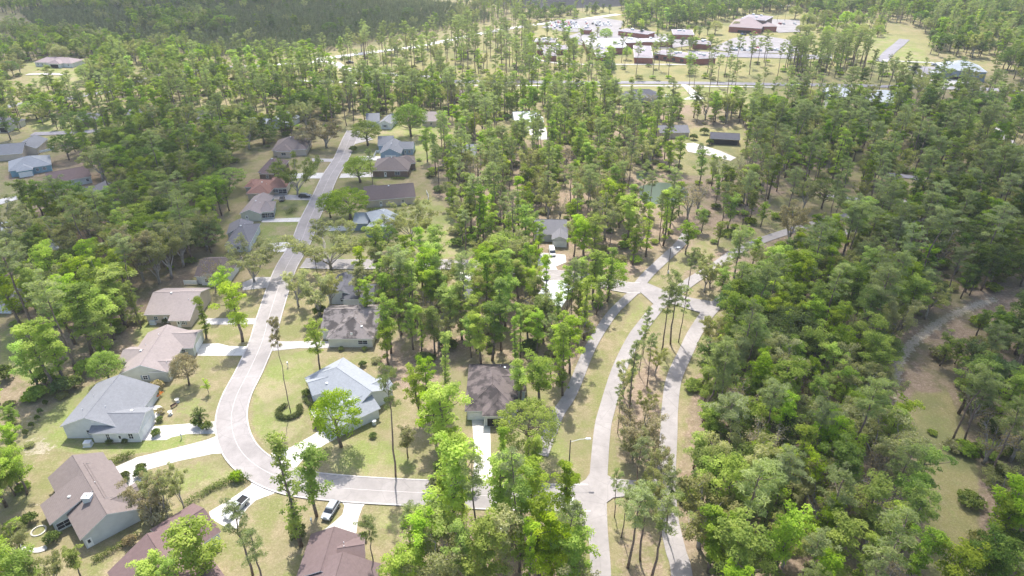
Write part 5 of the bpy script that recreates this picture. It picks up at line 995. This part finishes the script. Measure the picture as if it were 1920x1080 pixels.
def copy_tree(kind, var, col, x, y, h, w, label):
    tr, cr = proto(kind, var, col); root = empty(NAME[kind], (x, y, 0), rt.uniform(0, 6.28)); s = h / HT[kind]; root.scale = (w if kind in ('bush', 'palm') else max(s * .3, min(w, s * 2.2)), ) * 2 + (s,)
    if kind in ('bush', 'palm'): root.scale = (s * w * .72, s * w * .72, s)
    tag(root, label, CAT[kind], GRP[CAT[kind]])
    a = bpy.data.objects.new('trunk', tr); b = bpy.data.objects.new('crown', cr)
    for o in (a, b): C.objects.link(o); o.parent = root
    return root
for t in single:
    w = t['w'] * (t['h'] / HT[t['kind']]) if t['fixed'] and t['kind'] not in ('bush', 'palm') else t['w']
    copy_tree(t['kind'], rt.randrange(NV[t['kind']]), t['col'], t['x'], t['y'], t['h'], w, t['label'])
# ---------------------------------------------------------------- masses: far woods and young plantation
def gn_mass(name, label, protos, pts):
    """protos: list of (trunk mesh, crown mesh); pts: list of (x,y,rot,sx,sz,idx)"""
    colx = bpy.data.collections.new(name + '_kinds')
    for i, (tr, cr) in enumerate(protos):
        bm = bmesh.new(); bm.from_mesh(cr); lay = bm.faces.layers.float.get('tint'); n0 = len(bm.faces)
        if tr: bm.from_mesh(tr)
        me = bpy.data.meshes.new('tree'); 
        bm.faces.ensure_lookup_table()
        for k in range(n0, len(bm.faces)): bm.faces[k].material_index = 1
        for k in range(n0): bm.faces[k].material_index = 0
        bm.to_mesh(me); bm.free(); me.materials.append(cr.materials[0]); me.materials.append(tr.materials[0] if tr else M['bark'])
        o = bpy.data.objects.new(f'kind_{i:02d}', me); colx.objects.link(o)
    A = np.array(pts); me = bpy.data.meshes.new(name); me.vertices.add(len(A)); co = np.zeros((len(A), 3), np.float32); co[:, :2] = A[:, :2]; me.vertices.foreach_set('co', co.ravel())
    for nm, typ, arr in (('rotz', 'FLOAT', A[:, 2]), ('kidx', 'INT', A[:, 5])): at = me.attributes.new(nm, typ, 'POINT'); at.data.foreach_set('value', arr.astype(np.float32 if typ == 'FLOAT' else np.int32))
    at = me.attributes.new('scl', 'FLOAT_VECTOR', 'POINT'); at.data.foreach_set('vector', np.stack([A[:, 3], A[:, 3], A[:, 4]], 1).astype(np.float32).ravel())
    o = bpy.data.objects.new(name, me); C.objects.link(o); tag(o, label, kind='stuff'); ng = bpy.data.node_groups.new(name, 'GeometryNodeTree')
    ng.interface.new_socket('Geometry', in_out='INPUT', socket_type='NodeSocketGeometry'); ng.interface.new_socket('Geometry', in_out='OUTPUT', socket_type='NodeSocketGeometry')
    N = ng.nodes.new; gi, go_ = N('NodeGroupInput'), N('NodeGroupOutput'); ci = N('GeometryNodeCollectionInfo'); ci.inputs['Collection'].default_value = colx; ci.inputs['Separate Children'].default_value = True; ci.inputs['Reset Children'].default_value = True
    ip = N('GeometryNodeInstanceOnPoints'); ip.inputs['Pick Instance'].default_value = True
    def na(n, t): q = N('GeometryNodeInputNamedAttribute'); q.data_type = t; q.inputs['Name'].default_value = n; return q.outputs['Attribute']
    cx = N('ShaderNodeCombineXYZ'); L = ng.links.new; L(na('rotz', 'FLOAT'), cx.inputs['Z']); L(cx.outputs[0], ip.inputs['Rotation']); L(na('scl', 'FLOAT_VECTOR'), ip.inputs['Scale']); L(na('kidx', 'INT'), ip.inputs['Instance Index'])
    L(gi.outputs[0], ip.inputs['Points']); L(ci.outputs[0], ip.inputs['Instance']); L(ip.outputs[0], go_.inputs[0]); md = o.modifiers.new('trees', 'NODES'); md.node_group = ng; return o
def mass(name, label, items):
    ks = sorted({(k, v % NV[k] % 3, c or '') for v, (k, c, *_r) in enumerate(items)}); ix = {k: i for i, k in enumerate(ks)}; rm = random.Random(4); pts = []
    for v, (k, c, X, Y, h, w) in enumerate(items): s = h / HT[k]; pts.append((X, Y, rm.uniform(0, 6.28), s * rm.uniform(.9, 1.2), s, ix[(k, v % NV[k] % 3, c or '')]))
    return gn_mass(name, label, [proto(k, v, c or None) for k, v, c in ks], pts)
near_m = [f for f in FAR if f[3] < 420]; far_m = [f for f in FAR if f[3] >= 420]
if near_m: mass('mixed_woods', 'mixed woods filling the slopes between streets and school', near_m)
mass('far_forest', 'far forest of mixed trees along the top of the view', far_m)
# young pine plantation: small cones of needles in rough rows
def young(seed):
    rng = np.random.default_rng(seed); cl = []
    for i in range(9): t = i / 9; cl.append((rng.normal() * .25 * (1 - t), rng.normal() * .25 * (1 - t), 2.2 + t * 4.2, .95 * (1 - t) + .3, rng.uniform(0, 1)))
    a = clump_leaves(cl, 34, .34, rng, .8, .3, .25, True); q = MB(); q.tube([(0, 0, 0), (0, 0, 6)], [.1, .03], 5); return q.mesh('trunk', M['barkg']), leaves_mesh('crown', *a, LM['young'], rng)
rp = random.Random(9); P_ = [G(*p) for p in [(560, 100), (620, 97), (700, 78), (760, 70), (860, 52), (930, 38), (850, 12), (700, -6), (200, -6), (40, 30), (100, 80), (260, 82), (330, 95), (420, 112), (500, 108)]]; q_ = []; y = 500
xa, xb = min(p[0] for p in P_), max(p[0] for p in P_)
ya, yb = min(p[1] for p in P_), max(p[1] for p in P_); gx, gy = np.meshgrid(np.arange(xa, xb, 3.6), np.arange(ya, yb, 3.9)); m_ = pip(gx, gy, P_); ex = np.array([(a, b) for a, b in zip(gx[m_], gy[m_])])
FX = np.array([(f[2], f[3]) for f in FAR])
for X, Y in ex:
    if rp.random() < .06: continue
    s = rp.uniform(.8, 1.25); q_.append((X + rp.uniform(-.8, .8), Y + rp.uniform(-.8, .8), rp.uniform(0, 6.28), s, s * rp.uniform(.85, 1.3), rp.randrange(3)))
gn_mass('pine_plantation', 'dense plantation of small grey green pines', [young(i) for i in range(3)], q_)
# ---------------------------------------------------------------- hedges, borders and forest-floor plants
def hedge(label, pts, wd=1.3, h=1.1, col='hedge', px=True, seed=0, name='hedge', cat='hedge', grp=None, loop=False):
    P = gpl(pts) if px else [Vector((*p, 0)) for p in pts]; P = smooth(P, 4) if len(P) > 1 else P; o = P[0].copy(); rng = np.random.default_rng(seed); cl = []
    for a, b in zip(P[:-1], P[1:]):
        n = max(1, int((b - a).length / .55))
        for k in range(n):
            c = a.lerp(b, k / n) - o; u = (b - a).normalized(); s = rng.uniform(-.3, .3) * wd; cl.append((c.x - u.y * s, c.y + u.x * s, h * rng.uniform(.45, .68), .5 * wd * rng.uniform(.8, 1.1), rng.uniform(0, 1)))
            cl.append((c.x + u.y * s, c.y - u.x * s, h * .35, .5 * wd, rng.uniform(0, .6)))
    a = clump_leaves(cl, 60, .12, rng, .8); root = empty(name, o); tag(root, label, cat, grp); cm = leaves_mesh('foliage', *a, LM[col], rng); fo = bpy.data.objects.new('foliage', cm); C.objects.link(fo); fo.parent = root
    q = MB()
    for c in cl[::3]: q.tube([(c[0], c[1], 0), (c[0], c[1], c[2])], .03, 3)
    q.build('stems', M['bark'], root); return root
cx_, cy_ = G(543, 773); hedge('low ring hedge round the foot of the tall bare pine', [(cx_ + 2.5 * math.cos(t), cy_ + 2.5 * math.sin(t)) for t in np.linspace(2.2, 7.2, 12)], 1.3, 1.2, px=False, seed=1)
for i, (l, p, w_, h_) in enumerate([('clipped hedge between the brown chimney house and its drive', [(206, 873), (230, 862), (252, 853)], 2.0, 1.5), ('long clipped hedge beside the pickup driveway', [(352, 945), (385, 925), (410, 912), (430, 905)], 1.8, 1.4), ('dark hedge between the chimney house and the red brown roof', [(180, 1052), (215, 1032), (262, 1002)], 1.4, 1.2),
    ('dark foundation shrubs along the beige house side wall', [(236, 722), (270, 722), (308, 720)], 1.0, .8), ('dark shrubs along the tan wide house front', [(690, 395), (715, 394)], 1.2, 1.0), ('low dark hedge before the brick hip roofed house', [(735, 336), (760, 336)], 1.2, 1.2), ('hedge before the white metal roofed house in pines', [(964, 243), (982, 243)], 2, 1.2),
    ('long dark hedge beyond the mauve grey roof', [(498, 262), (540, 262)], 4, 4), ('oval dark shrub island on the lawn of the cream gabled house', [(540, 402), (548, 398), (556, 395)], 3, 1.6), ('shrub border along the light blue house front', [(572, 752), (583, 762), (592, 770)], 1.2, .9), ('clipped end bushes of the long hedge', [(436, 903), (450, 900), (466, 903)], 2.2, 1.8)]): hedge(l, p, w_, h_, seed=i + 5, grp=None)
BU = [(236, 897, 1.7, 'round clipped bush between drive and brown roof, upper of two'), (235, 906, 1.5, 'round clipped bush between drive and brown roof, lower of two'), (266, 882, 1.7, 'round topiary bush at the drive mouth, upper'), (265, 893, 2.0, 'round topiary bush at the drive mouth, lower'),
 (296, 731, 2.6, 'reddish leafed bush at the grey house corner'), (294, 816, 1.7, 'small bush inside the bent white path'), (206, 832, 1.2, 'small bush under the left front window of the grey house'), (236, 830, 1.2, 'small bush under the right front window of the grey house'), (298, 975, 4.5, 'large dark bush between chimney house and red roof'),
 (445, 900, 2.2, 'bright bush at the road end of the long hedge'), (600, 590, 3, 'bush at the foot of the pale tree by the stained roof'), (626, 590, 2.6, 'dark bush behind the stained roof'), (500, 262, 3, 'dark bush by the far dark hedge'), (680, 687, 1.6, 'small lone bush on the lawn behind the light blue roof'), (1330, 272, 3, 'round bush beside the clearing drive'),
 (1300, 262, 3, 'dark round bush in the clearing'), (1320, 252, 3.5, 'dark round bush nearest the cabin'), (372, 636, 2.2, 'dark bush under the leafy tree by the shaded drive'), (598, 800, 2, 'round bush by the path of the light blue house'), (725, 430, 4, 'dark bush against the shiny metal roofed house'), (300, 570, 2.5, 'bush in front of the tan ranch house'), (322, 600, 2.2, 'leafy bush at the step of the ranch walls'),
 (663, 285, 3, 'dark clipped bush at the street side lawn'), (700, 605, 3, 'bush right of the stained roof'), (246, 722, 1.3, 'low shrub left of the shuttered window of the beige house'), (296, 721, 1.3, 'low shrub right of the shuttered window of the beige house'), (312, 606, 1.6, 'dark shrub beside the tan brick house door'),
 (575, 742, 1.8, 'shrub at the west corner of the light blue house'), (588, 764, 1.5, 'shrub inside the curved path of the light blue house'), (640, 657, 1.2, 'small shrub against the long cream wall'), (684, 657, 1.2, 'small shrub under the window of the cream wall'),
 (302, 775, 1.5, 'red tinted shrub in the bed by the bent path'), (300, 790, 1.3, 'low shrub halfway along the bent path'), (290, 745, 1.9, 'dark shrub by the screened porch windows'), (100, 1015, 2.2, 'shrub below the stone ring in the bottom left garden'), (58, 980, 2.2, 'shrub left of the stone ring'),
 (700, 820, 1.3, 'lone small shrub behind the round grey bin'), (560, 1005, 2.6, 'shrub at the foot of the slim tree by the mauve roof'), (680, 1012, 1.5, 'shrub by the front corner of the mauve roofed house'), (246, 1020, 2.0, 'dark shrub at the west eave of the red brown roof'), (9, 712, 4, 'dark maroon bush at the left edge'), (165, 700, 4, 'bright bush below the lime grove'), (120, 735, 4, 'leafy bush at the edge of the grey house lawn'), (140, 728, 3.4, 'green bush behind the grey house lawn'), (85, 720, 4, 'dark bush in the shade of the lime grove')]
for px, py, h_, l in BU: x, y = G(px, py); copy_tree('bush', rt.randrange(4), 'lime' if 'bright' in l else ('tan' if 'red' in l else None), x, y, h_, 1.0, l)
for i, (px, py) in enumerate([(87, 760), (77, 776), (72, 789), (61, 802), (50, 816)]): x, y = G(px, py); copy_tree('bush', i % 4, 'dark', x, y, 1.7, .55, ['first', 'second', 'third', 'fourth', 'fifth'][i] + ' dark young conifer from the top of the sandy row')
rng = np.random.default_rng(8); o = MB(); x, y = G(299, 745)
cl = [(rng.uniform(-.8, .8), rng.uniform(-1, 1), .8, .4, rng.uniform(0, 1)) for _ in range(8)]; om = leafmat('orange_petals', (.6, .16, .02), (.75, .35, .04), .3); a = clump_leaves(cl, 40, .12, rng)
ob = bpy.data.objects.new('flowering_shrub', leaves_mesh('flowering_shrub', *a, om, rng)); C.objects.link(ob); ob.location = (x, y, 0); tag(ob, 'orange flowering shrub by the grey house porch', 'flowering shrub')
# undergrowth: low scrub under the woods
UP = []
ru = random.Random(12)
for t in TREES:
    if t['fixed'] and t['kind'] in ('pine', 'elm'): continue
    if not t['fixed']:
        for _ in range(2):
            if ru.random() < .5: X, Y = t['x'] + ru.uniform(-4, 4), t['y'] + ru.uniform(-4, 4); i_, j_ = int(X - OX0), int(Y - OY0)
            else: continue
            if 0 <= i_ < ON and 0 <= j_ < OM and occ[j_, i_] and ru.random() < .7: continue
            s = ru.uniform(.8, 2.4); UP.append((X, Y, ru.uniform(0, 6.28), s, s * .8, ru.randrange(4)))
gn_mass('undergrowth', 'low scrub and saplings under the woods', [(proto('bush', 0, 'green')[0], proto('bush', 0, 'green')[1]), proto('bush', 1, 'bud'), proto('bush', 2, 'hedge'), proto('bush', 3, 'lime')], UP)
# ---------------------------------------------------------------- the hazy air
t = NT('hazy_air'); t.t.nodes.remove(t.b); pv = t.n('ShaderNodeVolumePrincipled'); pv.inputs['Density'].default_value = .00012; pv.inputs['Color'].default_value = (.93, .96, 1, 1); pv.inputs['Anisotropy'].default_value = .25; t.l(pv.outputs[0], t.out.inputs['Volume'])
q = MB(); q.box(-1560, -460, -1, 1560, 2680, 118); tag(q.build('haze', t.m), 'thin pale haze lying over the land', kind='stuff')
# ---------------------------------------------------------------- clouds that shade parts of the land, high above the drone
def cloud(label, px, py, rx, ry, alt=650, rz=0., dens=.02, thick=60, seed=0):
    x, y = G(px, py); k = alt / math.tan(R(SUN_EL)); x += sv.x / sv.z * alt; y += sv.y / sv.z * alt
    rng = np.random.default_rng(seed); bm = bmesh.new(); bmesh.ops.create_icosphere(bm, subdivisions=4, radius=1)
    ph = rng.uniform(0, 6.28, 6)
    for v in bm.verts:
        c = v.co; f = 1 + .13 * math.sin(3.1 * c.x + ph[0]) * math.cos(2.7 * c.y + ph[1]) + .08 * math.sin(6.3 * c.x + ph[2]) * math.sin(5.9 * c.y + ph[3]) + .05 * math.sin(11 * c.x + 9 * c.y + ph[4]); v.co = Vector((c.x * rx * f, c.y * ry * f, c.z * thick * f * (1 if c.z > 0 else .45)))
    me = bpy.data.meshes.new('cloud'); bm.to_mesh(me); bm.free(); me.materials.append(M['cloud']); o = bpy.data.objects.new('cloud', me); C.objects.link(o); o.location = (x, y, alt); o.rotation_euler.z = rz; tag(o, label, 'cloud', None, 'stuff'); return o
t = NT('cloud_vapour'); t.t.nodes.remove(t.b); pv = t.n('ShaderNodeVolumePrincipled'); pv.inputs['Density'].default_value = .0125; pv.inputs['Color'].default_value = (.96, .97, 1, 1); pv.inputs['Anisotropy'].default_value = .6; t.l(pv.outputs[0], t.out.inputs['Volume']); M['cloud'] = t.m
cloud('cloud over the left middle woods', 200, 350, 140, 100, seed=1, thick=70); cloud('cloud over the right woods edge', 1960, 450, 120, 150, seed=2, thick=70)
cloud('cloud over the young plantation', 250, 40, 330, 150, seed=3, thick=80); cloud('cloud over the lower right corner', 1870, 860, 62, 70, seed=4, thick=50)
cloud('cloud over the far top right woods', 1800, 170, 130, 60, seed=5, thick=60); cloud('cloud over the field behind the school', 1350, -6, 330, 60, seed=6, thick=60); cloud('cloud over the street houses', 560, 360, 70, 60, seed=7, thick=35)
